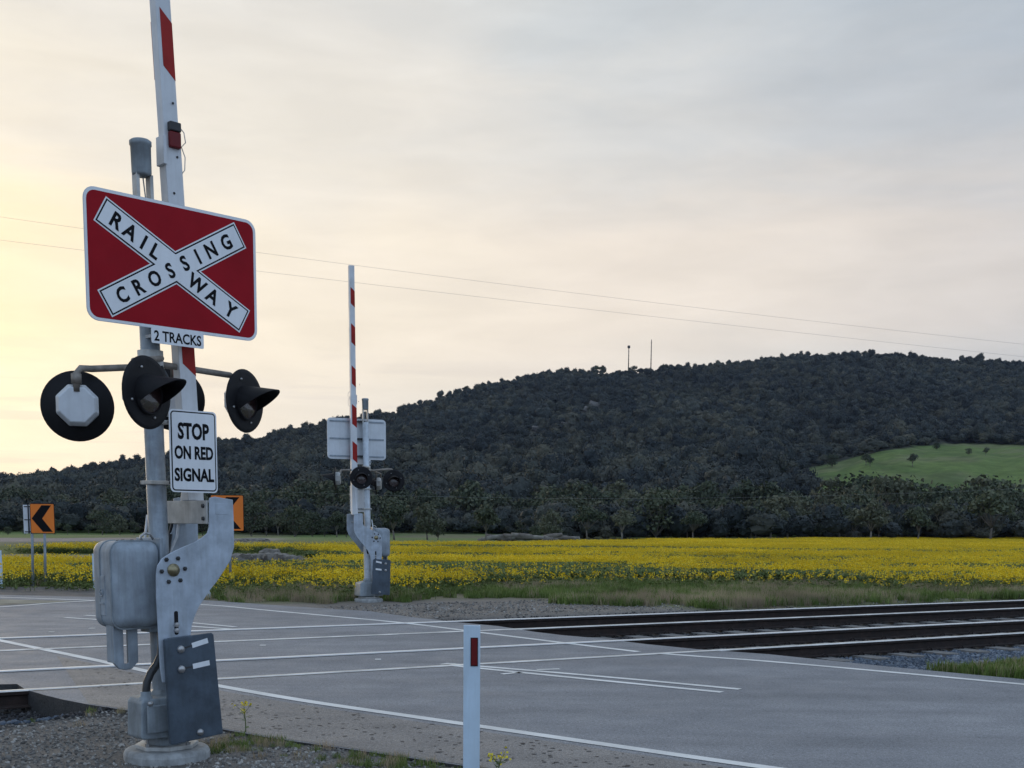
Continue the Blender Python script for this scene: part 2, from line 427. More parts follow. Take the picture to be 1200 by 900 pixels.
# ------------------------------------------------------------------ value noise (numpy)
_tab = rng.random((256, 256))
def vnoise(x, y):
    x = np.asarray(x, float); y = np.asarray(y, float)
    xi = np.floor(x).astype(int); yi = np.floor(y).astype(int); fx = x-xi; fy = y-yi
    fx = fx*fx*(3-2*fx); fy = fy*fy*(3-2*fy)
    g = lambda a, b: _tab[a & 255, b & 255]
    return (g(xi, yi)*(1-fx)+g(xi+1, yi)*fx)*(1-fy) + (g(xi, yi+1)*(1-fx)+g(xi+1, yi+1)*fx)*fy
def fbm(x, y, o=4):
    s = 0; a = 0.5
    for k in range(o):
        s = s + a*vnoise(x*2**k+17.3*k, y*2**k+5.1*k); a *= 0.5
    return s / (1-0.5**o)
def sstep(x, a, b):
    t = np.clip((x-a)/(b-a), 0, 1); return t*t*(3-2*t)
def inpoly(px, py, poly):
    px = np.asarray(px, float); py = np.asarray(py, float); r = np.zeros(px.shape, bool)
    n = len(poly)
    for i in range(n):
        x1, y1 = poly[i][:2]; x2, y2 = poly[(i+1) % n][:2]
        if y1 == y2: continue
        r ^= ((y1 > py) != (y2 > py)) & (px < (x2-x1)*(py-y1)/(y2-y1)+x1)
    return r

# ------------------------------------------------------------------ the road surface
def ext(a, b, d):
    v = (b-a)/np.linalg.norm(b-a); return b + v*d
far_edge = [G(*p) for p in [(-420, 690), (0, 697.0), (110, 699.5), (240, 703.3), (340, 710.3), (433, 716.2), (480, 722.7), (540, 729.5), (584, 733.6), (627, 740.4), (660, 744.4), (700, 747.8),
                            (760, 755), (815, 760.5), (900, 766.5), (1050, 782), (1200, 796)]]
far_edge.append(ext(far_edge[-3], far_edge[-1], 14))
near_edge = [G(*p) for p in [(53, 814.7), (75, 820), (101, 825), (153, 833), (210, 845), (263, 855), (320, 865), (383, 874), (500, 891)]]
near_edge.append(ext(near_edge[-3], near_edge[-1], 7))
near_edge.append(near_edge[-1] + np.array([7, -6.5, 0]))
left_edge = [G(*p) for p in [(-620, 770), (-300, 800), (-60, 803), (20, 801.5), (30, 808)]]
road_poly = [tuple(p[:2]) for p in far_edge] + [tuple(near_edge[-1][:2] + np.array([9, 3]))] + [tuple(p[:2]) for p in near_edge[::-1]] + [tuple(p[:2]) for p in left_edge[::-1]]
mb = MB(); mb.slab(road_poly, -0.30, 0.0, 0, 1)
road = mb.build('road', [M['road'], M['crumble']], fix=False); tag(road, kind='structure')
# dark strip of the joining road beyond
sh = [G(*p)[:2] for p in [(-420, 684), (0, 687.3), (112, 688.2), (200, 693), (236, 700), (240, 703.0), (110, 699.2), (0, 696.8), (-420, 689.5)]]
mb = MB(); mb.slab([tuple(p) for p in sh], -0.2, -0.006)
tag(mb.build('road_shoulder', M['road_dark'], fix=False), kind='structure')

# crossing surface: slightly different seal between the rails and a stony apron at the near edge
def strip(pts, width, z, m, name, parent=None, kind='structure', th=0.002):
    P2 = [np.array(p[:2], float) for p in pts]; a = []; b = []
    for i, p in enumerate(P2):
        t = P2[min(i+1, len(P2)-1)] - P2[max(i-1, 0)]; t = t/np.linalg.norm(t); nn = np.array([-t[1], t[0]])
        ww = width[i] if hasattr(width, '__len__') else width
        a.append(p+nn*ww/2); b.append(p-nn*ww/2)
    mb = MB()
    for i in range(len(P2)-1):
        k = mb.addv([(*a[i], z), (*b[i], z), (*b[i+1], z), (*a[i+1], z)])
        mb.face([k, k+1, k+2, k+3])
    o = mb.build(name, m, parent, fix=False)
    if kind: o['kind'] = kind
    return o
def smooth_line(pxs, n=6):
    P2 = [G(*p)[:2] for p in pxs]; out = []
    for i in range(len(P2)-1):
        p0 = P2[max(i-1, 0)]; p1 = P2[i]; p2 = P2[i+1]; p3 = P2[min(i+2, len(P2)-1)]
        for k in range(n):
            t = k/n
            out.append(0.5*((2*p1)+(-p0+p2)*t+(2*p0-5*p1+4*p2-p3)*t*t+(-p0+3*p1-3*p2+p3)*t**3))
    out.append(P2[-1]); return out
ne = smooth_line([(-60, 737), (0, 750.7), (60, 763), (127, 777), (190, 790.8), (256, 804), (360, 822), (480, 839.5), (690, 870), (900, 900), (1100, 926)])
strip(ne, 0.115, 0.004, M['paint'], 'edge_line')
strip(smooth_line([(-200, 694), (0, 700.0), (111, 703.8), (232, 708.3), (320, 716), (400, 723.2), (480, 731), (566, 741.8), (660, 753.5), (748, 764)]), 0.115, 0.004, M['paint'], 'edge_line')
strip(smooth_line([(772, 766), (830, 770.3), (900, 775.3), (1050, 788.5), (1200, 802.3), (1350, 816)]), 0.115, 0.004, M['paint'], 'edge_line')
strip(smooth_line([(-200, 722), (0, 711.5), (60, 707), (111, 704.0)]), 0.12, 0.0055, M['paint'], 'turn_line')
strip(smooth_line([(521, 777.7), (640, 787.5), (760, 798), (867, 808)]), 0.10, 0.004, M['paint'], 'centre_line')
strip(smooth_line([(532, 780.3), (640, 791.3), (744, 801.5), (846, 811.5)]), 0.10, 0.004, M['paint'], 'centre_line')
strip(smooth_line([(76, 723.8), (170, 730), (270, 737.5)]), 0.10, 0.004, M['paint'], 'centre_line')
strip(smooth_line([(100, 721.2), (190, 727), (276, 734.8)]), 0.10, 0.004, M['paint'], 'centre_line')
strip([G(588, 790.3), G(611, 788)], 0.07, 0.004, M['paint'], 'paint_remnant')
strip([G(629, 785.2), G(656, 784.4)], 0.07, 0.0055, M['paint'], 'paint_remnant')
strip([G(516, 778.9), G(534, 778.0)], 0.06, 0.0055, M['paint'], 'paint_remnant')
for (px, py) in ((60, 741), (108, 736.6), (308, 756.5), (443, 773)):
    strip([G(px-3.5, py), G(px+3.5, py)], 0.09, 0.0055, M['paint'], 'road_stud')
# dirty island wedge between the two white lines at the far left
wd = [G(*p)[:2] for p in [(-200, 699), (0, 702.5), (92, 704.6), (0, 709.5), (-200, 718)]]
mb = MB(); k = mb.addv([(*p, 0.004) for p in wd]); mb.face([k+i for i in range(5)][::-1])
mb.build('gravel_wedge', mat('dusty_wedge', (0.27, 0.25, 0.19), 0.9, 0, 0.5, 30, 0.35, 1.2)); bpy.data.objects['gravel_wedge']['kind'] = 'structure'
# stony apron between the near edge line and the gravel
ap = [tuple(p) for p in ne[12:-1]] ; apn = [tuple(p[:2]) for p in near_edge[1:-1]]
mb = MB(); po = [(p[0]*1.0, p[1]) for p in ap]
offp = []
for i, p in enumerate(ne[14:-3]):
    t = ne[14+i+1]-ne[14+i]; t = t/np.linalg.norm(t); offp.append(p + np.array([t[1], -t[0]])*0.16)
apoly = offp + [np.array(near_edge[-2][:2])+np.array([0.02, 0.02])] + [np.array(p[:2])+np.array([0.015, 0.02]) for p in near_edge[2:-2]][::-1]
k = mb.addv([(p[0], p[1], 0.002) for p in apoly]); mb.face([k+i for i in range(len(apoly))])
o = mb.build('road_apron', M['apron'], fix=False); o['kind'] = 'structure'
if o.data.polygons[0].normal.z < 0:
    o.data.flip_normals()

bm_ = MB()
for _ in range(420):
    i_ = random.randrange(14, len(ne)-5); a_ = ne[i_]; b_ = np.array(near_edge[min(8, max(1, 3+(i_-14)//6))][:2]); f_ = random.uniform(.08, .8); c_ = a_*(1-f_)+b_*f_+np.array([random.uniform(-.3, .3), random.uniform(-.1, .1)])
    if not inpoly(np.array([c_[0]]), np.array([c_[1]]), [tuple(q) for q in apoly])[0]: continue
    r_ = random.uniform(.006, .017); k_ = bm_.addv([(c_[0]+r_*math.cos(j)*1.3, c_[1]+r_*math.sin(j), 0.0045) for j in np.linspace(0, 6.28, 6)[:-1]]); bm_.face([k_+j for j in range(5)])
tag(bm_.build('tar_specks', M['pit'], fix=False), kind='stuff')

# ------------------------------------------------------------------ ground terrain
def axis(lo, hi, step, far_lo, far_hi, gr=1.10):
    a = list(np.arange(lo, hi+1e-6, step)); s = step; v = hi
    while v < far_hi: s *= gr; v += s; a.append(v)
    s = step; v = lo; b = []
    while v > far_lo: s *= gr; v -= s; b.append(v)
    return np.array(b[::-1]+a)
def road_dist_mask(x, y):
    return inpoly(x, y, road_poly)
def ground_z(x, y):
    nq = x*rn[0]+y*rn[1]
    lf = sstep(-x, 0.5, 2.5); lg = sstep(-x, 3.0, 3.9)
    bed = sstep(nq, 8.9+1.75*lf-0.9*lg, 10.3+0.95*lf-0.6*lg)*(1-sstep(nq, 17.35, 17.9))
    z = -0.022 - 0.185*bed
    lump = (fbm(x*1.3+3, y*1.3, 4)-0.5)
    near_g = (1-sstep(nq, 8.3, 9.3))*(1-sstep(np.hypot(x+0.5, y-6), 12, 18))
    z = z + lump*0.035*near_g + (fbm(x*0.6, y*0.6, 3)-0.5)*0.05*sstep(nq, 17.5, 19)
    d = np.hypot(x, y)
    # beyond the verge the paddocks fall away a little and roll
    z = z - 0.12*sstep(d, 30, 45) - 0.6*sstep(d, 60, 200) + (fbm(x/60, y/60, 3)-0.5)*0.8*sstep(d, 60, 140)
    return z
xs = axis(-8, 14, 0.16, -3500, 3500); ys = axis(4, 26, 0.16, -400, 4500)
X, Y = np.meshgrid(xs, ys); Z = ground_z(X, Y)
Z = np.where(np.hypot(X, Y) > 420, Z-3.0*sstep(np.hypot(X, Y), 420, 900), Z)
nx, ny = len(xs), len(ys)
V = np.stack([X.ravel(), Y.ravel(), Z.ravel()], 1)
ii = (np.arange(ny-1)[:, None]*nx+np.arange(nx-1)[None, :]).ravel()
Fc = np.stack([ii, ii+1, ii+nx+1, ii+nx], 1)
def np_mesh(name, V, Fc, mats, smooth=False, midx=None):
    me = bpy.data.meshes.new(name)
    k = Fc.shape[1]
    me.vertices.add(len(V)); me.vertices.foreach_set('co', V.astype(np.float32).ravel())
    me.loops.add(Fc.size); me.loops.foreach_set('vertex_index', Fc.astype(np.int32).ravel())
    me.polygons.add(len(Fc)); me.polygons.foreach_set('loop_start', (np.arange(len(Fc))*k).astype(np.int32))
    me.polygons.foreach_set('loop_total', np.full(len(Fc), k, np.int32))
    if smooth: me.polygons.foreach_set('use_smooth', np.ones(len(Fc), bool))
    for m in (mats if isinstance(mats, (list, tuple)) else [mats]): me.materials.append(m)
    if midx is not None: me.polygons.foreach_set('material_index', midx.astype(np.int32))
    me.update(calc_edges=True); me.validate()
    return me
gx, gy = V[:, 0], V[:, 1]
gpx, gpy = pix(np.stack([gx, gy, V[:, 2]], 1)); ok = gy > 2
gpx = np.where(ok, gpx, 600); gpy = np.where(ok, gpy, 2000)
nq = gx*rn[0]+gy*rn[1]; gd = np.hypot(gx, gy)
GRAV = np.array([0.165, 0.15, 0.135]); BALL = np.array([0.115, 0.135, 0.165]); GRN = np.array([0.10, 0.13, 0.045]); DRYC = np.array([0.20, 0.165, 0.115])
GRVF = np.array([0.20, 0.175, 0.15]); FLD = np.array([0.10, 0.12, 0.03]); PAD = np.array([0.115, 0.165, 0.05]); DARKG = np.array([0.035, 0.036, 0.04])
def low_edge(px):   # lower limit of the flowering crop in the picture
    return np.interp(px, [-300, 0, 110, 240, 300, 400, 480, 600, 700, 900, 1200, 1500], [681, 683, 684, 691, 686, 690, 690, 685, 681, 684, 690, 694])
def top_edge(px):
    return np.interp(px, [-300, 0, 110, 300, 440, 600, 800, 1000, 1200, 1500], [643, 640, 638, 637, 636, 636, 632, 630.5, 629.5, 628])
col = np.tile(GRAV, (len(V), 1))
def blend(c, maskv, target):
    return c*(1-maskv[:, None]) + target[None, :]*maskv[:, None]
bed = sstep(nq, 8.95+1.5*(gx < -1), 9.7+1.3*(gx < -1))*(1-sstep(nq, 17.5, 17.8))
col = blend(col, bed, BALL); col = blend(col, sstep(nq, 11.2, 11.6)*bed, np.array([0.05, 0.048, 0.05]))
col = blend(col, sstep(nq, 17.6, 17.9), GRVF)
rightv = sstep(gpx, 900, 960)*(nq < 9.6)*(gpy < 860)
col = blend(col, rightv, GRN)
verge = sstep(-(gpy-np.interp(gpx, [0, 240, 300, 440, 520, 600, 700, 850, 1200], [690, 702, 708, 704, 702, 701, 707, 716, 716])), -3, 3)*(nq > 17.3)
col = blend(col, verge, GRN*0.6+DRYC*0.4)
nzv = fbm(gx*0.8, gy*0.8, 3)
col = blend(col, verge*sstep(nzv, 0.45, 0.6)*0.7, DRYC)
fld = sstep(low_edge(gpx)-gpy, -1, 3)*(nq > 17.6)*ok
col = blend(col, fld, FLD)
pad = sstep(top_edge(gpx)-gpy, -0.5, 1.5)*ok*(gd > 50)
nz2 = fbm(gx/14, gy/40, 3)
col = blend(col, pad, PAD); col = blend(col, pad*sstep(nz2, 0.42, 0.62)*0.75, np.array([0.15, 0.135, 0.085]))
bare = ((np.abs(gpy-656.5-(gpx-200)*0.004) < 5.5) & (gpx < 420) & (gpx > -200) & ok & (gd > 30)).astype(float)
col = blend(col, bare*0.9, np.array([0.24, 0.20, 0.16]))
distant = ((gpy < 634.5) & (gpy > 630.5) & (gpx < 330) & ok).astype(float); col = blend(col, distant, np.array([0.26, 0.22, 0.20]))
# ground coloured darker beside the asphalt at lower left
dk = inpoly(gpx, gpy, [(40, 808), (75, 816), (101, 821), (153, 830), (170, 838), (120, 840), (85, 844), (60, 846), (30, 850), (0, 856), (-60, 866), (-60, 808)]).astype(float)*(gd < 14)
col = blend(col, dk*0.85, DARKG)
me = np_mesh('ground', V, Fc, [], smooth=True)
ca = me.color_attributes.new('zone', 'FLOAT_COLOR', 'POINT')
ca.data.foreach_set('color', np.concatenate([col, np.ones((len(V), 1))], 1).astype(np.float32).ravel())
def groundmat():
    m = bpy.data.materials.new('ground_soil'); m.use_nodes = True
    t = NT(m.node_tree); p = t.n['Principled BSDF']
    at_ = t.add('ShaderNodeAttribute', attribute_name='zone').outputs['Color']
    co = t.add('ShaderNodeTexCoord').outputs['Object']
    a = t.ramp(t.noise(co, 1.1, 6, 0.65), [(0.3, 0.75), (0.7, 1.25)])
    b = t.ramp(t.noise(co, 45, 3, 0.7), [(0.3, 0.62), (0.7, 1.4)])
    c = t.mix(1.0, t.mix(1.0, at_, a, 'MULTIPLY'), b, 'MULTIPLY')
    t.l.new(c, p.inputs['Base Color']); p.inputs['Roughness'].default_value = 0.92; p.inputs['Specular IOR Level'].default_value = 0.2
    bm_ = t.add('ShaderNodeBump', i_Strength=0.8, i_Distance=0.02); t.l.new(t.noise(co, 38, 5, 0.7), bm_.inputs['Height']); t.l.new(bm_.outputs[0], p.inputs['Normal'])
    return m
me.materials.append(groundmat())
ground = bpy.data.objects.new('ground', me); C.objects.link(ground); ground['kind'] = 'structure'

# ------------------------------------------------------------------ the hill
sky_px = [(-700, 580), (-400, 575), (-150, 566), (0, 556), (50, 553), (100, 545), (165, 535), (250, 515), (300, 508), (330, 500), (400, 487), (450, 478), (500, 465), (545, 450), (600, 438), (650, 431), (700, 430),
          (760, 428), (830, 422), (900, 415), (960, 410), (1000, 408.5), (1050, 412), (1100, 415), (1150, 416), (1200, 424), (1350, 452), (1600, 500), (1900, 560)]
def depth_ridge(px):
    return np.interp(px, [-700, 0, 300, 600, 1000, 1300, 1900], [820, 860, 950, 1120, 1250, 1220, 1000])
YB = 300.0
skx = np.array([p[0] for p in sky_px], float)
skz = []
for (px, py) in sky_px:
    q = at(px, py+2.2, float(depth_ridge(px))); skz.append(q[2]-4.5)
skz = np.array(skz)
def hill_z(px, Yd):
    yr = depth_ridge(px); zr = np.interp(px, skx, skz)
    # smooth ridge by sampling neighbours
    zr = (zr + np.interp(px-14, skx, skz) + np.interp(px+14, skx, skz))/3
    s = (Yd-YB)/(yr-YB)
    sc = np.clip(s, 0, 1)
    prof = 0.30*sc + 0.70*sc**1.55
    gul = (fbm(px/95.0+9, Yd/420.0, 4)-0.5)*2
    prof = prof + gul*0.16*sc*(1-sc)*1.3
    # the low cleared knoll on the right
    kn = np.exp(-((px-1130)/150.0)**2-((Yd-540)/95.0)**2)
    z = zr*prof + kn*9 + (fbm(px/30.0, Yd/60.0, 3)-0.5)*6*sc
    z = np.where(s > 1, zr*(1-0.55*(s-1)*2.2), z)
    return z - 1.2 - 6*(s < 0)*(-s)
pxs = np.arange(-700, 1901, 9.0); yds = np.concatenate([np.arange(285, 1300, 9.0), np.arange(1310, 2300, 60.0)])
PX, YD = np.meshgrid(pxs, yds); HZ = hill_z(PX, YD); HX = (PX-600)/F_PX*YD
Vh = np.stack([HX.ravel(), YD.ravel(), HZ.ravel()], 1); nx2 = len(pxs)
ii = (np.arange(len(yds)-1)[:, None]*nx2+np.arange(nx2-1)[None, :]).ravel()
me = np_mesh('hill', Vh, np.stack([ii, ii+1, ii+nx2+1, ii+nx2], 1), [], smooth=True)
CLEAR = [(925, 577), (908, 563), (935, 553), (985, 540), (1040, 527), (1085, 522), (1130, 519.5), (1210, 522), (1500, 526), (1500, 598), (1210, 598), (1090, 600), (1000, 594), (955, 586)]
SUMMIT = [(640, 436), (660, 430), (690, 428.5), (712, 431), (700, 436), (670, 438)]
hpx, hpy = pix(Vh)
clr = inpoly(hpx, hpy, CLEAR) & (Vh[:, 1] > 420) & (Vh[:, 1] < 760); smt = inpoly(hpx, hpy, SUMMIT)
hc = np.tile(np.array([0.050, 0.052, 0.042]), (len(Vh), 1))
hn = fbm(Vh[:, 0]/25, Vh[:, 1]/25, 3)
hc = blend(hc, clr.astype(float), np.array([0.115, 0.165, 0.050])); hc = blend(hc, clr*sstep(hn, .45, .6)*0.75, np.array([0.15, 0.16, 0.08])); hc = blend(hc, clr*sstep(fbm(Vh[:, 0]/9+5, Vh[:, 1]/30, 3), .52, .66)*0.6, np.array([0.06, 0.10, 0.03]))
hc = blend(hc, smt*0.8, np.array([0.10, 0.14, 0.05]))
lowf = (Vh[:, 1] < 330).astype(float); hc = blend(hc, lowf, PAD*0.7)
ca = me.color_attributes.new('zone', 'FLOAT_COLOR', 'POINT'); ca.data.foreach_set('color', np.concatenate([hc, np.ones((len(Vh), 1))], 1).astype(np.float32).ravel())
hm = bpy.data.materials.new('hill_slope'); hm.use_nodes = True
t = NT(hm.node_tree); p = t.n['Principled BSDF']
co = t.add('ShaderNodeTexCoord').outputs['Object']
c = t.mix(1.0, t.add('ShaderNodeAttribute', attribute_name='zone').outputs['Color'], t.ramp(t.noise(co, 0.12, 6, 0.7), [(0.3, 0.7), (0.7, 1.3)]), 'MULTIPLY')
t.l.new(c, p.inputs['Base Color']); p.inputs['Roughness'].default_value = 0.95; p.inputs['Specular IOR Level'].default_value = 0.1
me.materials.append(hm)
hill = bpy.data.objects.new('hill', me); C.objects.link(hill); hill['kind'] = 'structure'

# ------------------------------------------------------------------ scatter helper (geometry nodes on a point mesh)
def proto(name, me):
    o = bpy.data.objects.new(name, me); return o
def scatter(name, pts, scale, kinds, protos, rot=None, tilt=None, zs=None):
    n = len(pts)
    me = bpy.data.meshes.new(name); me.vertices.add(n); me.vertices.foreach_set('co', np.asarray(pts, np.float32).ravel())
    a = me.attributes.new('sc', 'FLOAT_VECTOR', 'POINT')
    scale = np.asarray(scale, float)
    s3 = np.stack([scale, scale, scale*(zs if zs is not None else 1.0)], 1)
    a.data.foreach_set('vector', s3.astype(np.float32).ravel())
    a = me.attributes.new('rt', 'FLOAT_VECTOR', 'POINT')
    r = np.zeros((n, 3)); r[:, 2] = rng.random(n)*2*math.pi if rot is None else rot
    if tilt: r[:, 0] = (rng.random(n)-.5)*tilt; r[:, 1] = (rng.random(n)-.5)*tilt
    a.data.foreach_set('vector', r.astype(np.float32).ravel())
    a = me.attributes.new('kd', 'INT', 'POINT'); a.data.foreach_set('value', np.asarray(kinds, np.int32))
    o = bpy.data.objects.new(name, me); C.objects.link(o)
    ng = bpy.data.node_groups.new(name, 'GeometryNodeTree')
    ng.interface.new_socket('Geometry', in_out='INPUT', socket_type='NodeSocketGeometry')
    ng.interface.new_socket('Geometry', in_out='OUTPUT', socket_type='NodeSocketGeometry')
    gi = ng.nodes.new('NodeGroupInput'); go = ng.nodes.new('NodeGroupOutput')
    iop = ng.nodes.new('GeometryNodeInstanceOnPoints'); g2i = ng.nodes.new('GeometryNodeGeometryToInstance')
    for pr in protos[::-1]:
        oi = ng.nodes.new('GeometryNodeObjectInfo'); oi.inputs['Object'].default_value = pr
        ng.links.new(oi.outputs['Geometry'], g2i.inputs[0])
    def attr(nm, ty):
        nd = ng.nodes.new('GeometryNodeInputNamedAttribute'); nd.data_type = ty; nd.inputs['Name'].default_value = nm; return nd.outputs['Attribute']
    ng.links.new(gi.outputs[0], iop.inputs['Points']); ng.links.new(g2i.outputs[0], iop.inputs['Instance'])
    iop.inputs['Pick Instance'].default_value = True
    ng.links.new(attr('kd', 'INT'), iop.inputs['Instance Index'])
    e2r = ng.nodes.new('FunctionNodeEulerToRotation'); ng.links.new(attr('rt', 'FLOAT_VECTOR'), e2r.inputs[0])
    ng.links.new(e2r.outputs[0], iop.inputs['Rotation']); ng.links.new(attr('sc', 'FLOAT_VECTOR'), iop.inputs['Scale'])
    ng.links.new(iop.outputs[0], go.inputs[0])
    md = o.modifiers.new('scatter', 'NODES'); md.node_group = ng
    o['kind'] = 'stuff'
    return o

# leaf cards spread over lobes -> crown mesh
def crown_mesh(name, lobes, ncards, size, m, r=None, flat=0.75, inner=0.35):
    r = r or rng
    Vv = []; Ff = []
    lob = np.array([l[3:6] for l in lobes]); wts = (lob.prod(1))**(2/3); wts = wts/wts.sum()
    which = r.choice(len(lobes), ncards, p=wts)
    d = r.normal(size=(ncards, 3)); d /= np.linalg.norm(d, axis=1)[:, None]
    d[:, 2] = np.where(d[:, 2] < -0.35, -d[:, 2]*0.6, d[:, 2])
    rad = 1-inner*r.random(ncards)**2.0 + 0.10*r.normal(size=ncards)
    cen = np.array([l[0:3] for l in lobes])[which] + d*lob[which]*rad[:, None]
    nrm_ = d*flat + r.normal(size=(ncards, 3))*0.55; nrm_ /= np.linalg.norm(nrm_, axis=1)[:, None]
    a = np.cross(nrm_, r.normal(size=(ncards, 3))); a /= np.linalg.norm(a, axis=1)[:, None]; b = np.cross(nrm_, a)
    s = size*(0.6+0.8*r.random(ncards))[:, None]
    k5 = []
    for (ca_, cb_, up) in ((-1, -0.35, 0), (0.1, -0.8, .15), (1, -0.1, 0), (0.45, 0.75, -.1), (-0.6, 0.65, .12)):
        k5.append(cen + a*s*ca_ + b*s*cb_*0.8 + nrm_*s*up)
    Vv = np.stack(k5, 1).reshape(-1, 3)
    base = np.arange(ncards)*5
    Fq = np.stack([base+i for i in range(5)], 1)
    return np_mesh(name, Vv, Fq, m)

# ------------------------------------------------------------------ forest on the hill
fp = []
for k in range(7):
    rr = np.random.default_rng(100+k)
    h = 1.0
    lobes = []
    for j in range(rr.integers(3, 6)):
        a_ = rr.random()*6.28; q = rr.random()*0.42
        lobes.append((math.cos(a_)*q, math.sin(a_)*q, 0.62+rr.random()*0.42, 0.34+rr.random()*0.2, 0.34+rr.random()*0.2, 0.26+rr.random()*0.14))
    me = crown_mesh('forest_crown', lobes, 420, 0.050, M['leafhill'], rr, flat=1.1, inner=0.0)
    bm = bmesh.new(); bm.from_mesh(me)
    for l in lobes:
        g_ = bmesh.ops.create_icosphere(bm, subdivisions=2, radius=1.0)
        o_ = rr.random()*20
        for v in g_['verts']:
            c = v.co; f = .74+.60*(float(vnoise(c.x*2.6+o_, c.y*2.6+c.z*3.1))-.5)+.30*(float(vnoise(c.x*6+o_, c.y*6+c.z*7))-.5)
            v.co = Vector((l[0]+c.x*l[3]*f, l[1]+c.y*l[4]*f, l[2]+c.z*l[5]*f))
    bm.to_mesh(me); bm.free()
    # a thin stem below the crown
    fp.append(proto('forest_crown', me))
def forest_pts():
    out = []; sc = []
    n = 230000
    px = rng.random(n)*1560-180; 
    Yd = np.sqrt(rng.random(n)*(1330**2-335**2)+335**2)
    x = (px-600)/F_PX*Yd; z = hill_z(px, Yd)
    yr = depth_ridge(px)
    P3 = np.stack([x, Yd, z], 1)
    qx, qy = pix(P3)
    keep = (Yd < yr+45)
    cl = inpoly(qx, qy, CLEAR) & (Yd > 420) & (Yd < 760)
    keep &= ~cl
    for (ox, oy, ow, oh) in ((694, 481, 12, 6), (684, 488, 8, 4), (627, 510, 10, 5), (658, 504, 6, 3)):
        keep &= ~((np.abs(qx-ox) < ow) & (qy > oy-oh) & (qy < oy+oh+5))
    keep &= ~((Yd < 425) & (px > 905) & (rng.random(n) < .6*np.clip((px-905)/90, 0, 1)))
    keep &= ~(inpoly(qx, qy, SUMMIT) & (rng.random(n) < 0.85))
    dens = fbm(px/22.0, Yd/45.0, 3)
    keep &= rng.random(n) < np.clip(0.30+1.5*(dens-0.33), 0.1, 1)*0.62
    P3 = P3[keep]; 
    s = (2.5+5.6*rng.random(len(P3))**2.6) * np.where(P3[:, 1] < 520, 1.12, 1.0)
    s = s*np.where(P3[:, 1] > depth_ridge(px[keep])-90, .72, 1.0)*np.where((P3[:, 1] < 425) & (px[keep] > 890), .62, 1.0)
    return P3, s
P3, s_ = forest_pts()
P3[:, 2] -= s_*0.12
zsv = 0.7+0.7*rng.random(len(P3))**2
o = scatter('hill_forest', P3, s_, rng.integers(0, 7, len(P3)), fp, zs=zsv)
print('forest', len(P3))

# ------------------------------------------------------------------ belt of trees (things)
def tree_protos():
    T = []
    specs = [('round', 'leafbelt', 'bark'), ('spread', 'leafbelt', 'bark'), ('tall', 'leafbelt', 'bark'), ('pale', 'leafpale', 'barkpale'), ('dense', 'leafbelt', 'bark'), ('gum', 'leafpale', 'barkpale'), ('round2', 'leafpale', 'bark'), ('spread2', 'leafbelt', 'bark')]
    for k, (kd, lm, bmn) in enumerate(specs):
        rr = np.random.default_rng(40+k)
        H = 1.0; lobes = []; mb = MB()
        tr_h = {'round': .24, 'spread': .28, 'tall': .12, 'pale': .24, 'dense': .06, 'gum': .45, 'round2': .16, 'spread2': .16}[kd]
        wid = {'round': .36, 'spread': .52, 'tall': .24, 'pale': .34, 'dense': .46, 'gum': .40, 'round2': .40, 'spread2': .62}[kd]
        top = [0.02*rr.normal(), 0.02*rr.normal(), tr_h]
        mb.tube([(0, 0, -.03), (top[0]*.5, top[1]*.5, tr_h*.5), tuple(top)], [.03, .022, .018], 7)
        nb = 7 if kd != 'dense' else 9
        for j in range(nb):
            a_ = j/nb*6.28+rr.random()*.8; q = wid*(0.35+0.65*rr.random()); hz = tr_h+(1-tr_h)*(0.25+0.55*rr.random())
            if kd in ('spread', 'spread2'): hz = tr_h+(1-tr_h)*(0.35+0.35*rr.random())
            c = (math.cos(a_)*q*.75, math.sin(a_)*q*.75, hz)
            mid = (c[0]*.45, c[1]*.45, tr_h+(hz-tr_h)*.45)
            mb.tube([tuple(top), mid, c], [.016, .010, .004], 5)
            rl = (0.15+0.10*rr.random())*(1.25 if kd == 'dense' else 1.0)
            lobes.append((*c, rl*1.15, rl*1.15, rl*.85))
        lobes.append((top[0], top[1], .84, wid*.45, wid*.45, .15))
        lobes.append((0, 0, tr_h+(1-tr_h)*.45, wid*.55, wid*.55, (1-tr_h)*.30))
        if kd in ('tall', 'dense', 'round2', 'spread2'):
            for j in range(5): lobes.append((math.cos(j*1.26)*wid*.5, math.sin(j*1.26)*wid*.5, .20+.1*rr.random(), .2, .2, .15))
        cm = crown_mesh('crown', lobes, 1150 if kd != 'gum' else 650, 0.036, M[lm], rr, inner=0.55)
        T.append((kd, mb.mesh('trunk', M[bmn]), cm))
    return T
TP = tree_protos()
BELT = {'round': 'rounded tree', 'spread': 'spreading gum', 'tall': 'narrow tree', 'pale': 'pale gum', 'dense': 'dense tree',
        'gum': 'open gum', 'round2': 'pale rounded tree', 'spread2': 'broad tree'}
def add_tree(px, base_py, top_py, Yd, kd, label, group, name='gum_tree', rz=None, wmul=1.0):
    k = [i for i, t_ in enumerate(TP) if t_[0] == kd][0]
    b = at(px, base_py, Yd); tp = at(px, top_py, Yd); h = (tp[2]-b[2])*1.0
    r0 = thing(name, label, 'tree', (b[0], b[1], b[2]), random.random()*6.28 if rz is None else rz, group)
    r0.scale = (h*wmul, h*wmul, h)
    for nm, me in (('trunk', TP[k][1]), ('crown', TP[k][2])):
        c = bpy.data.objects.new(nm, me); C.objects.link(c); c.parent = r0
    return r0
def gbase(Yd, px):   # picture y of the paddock at this depth
    x = (px-600)/F_PX*Yd; z = float(ground_z(np.array(x), np.array(Yd)))
    return pix(np.array([x, Yd, z]))[1], z
GRP = 'single trees standing in front of the wooded belt'
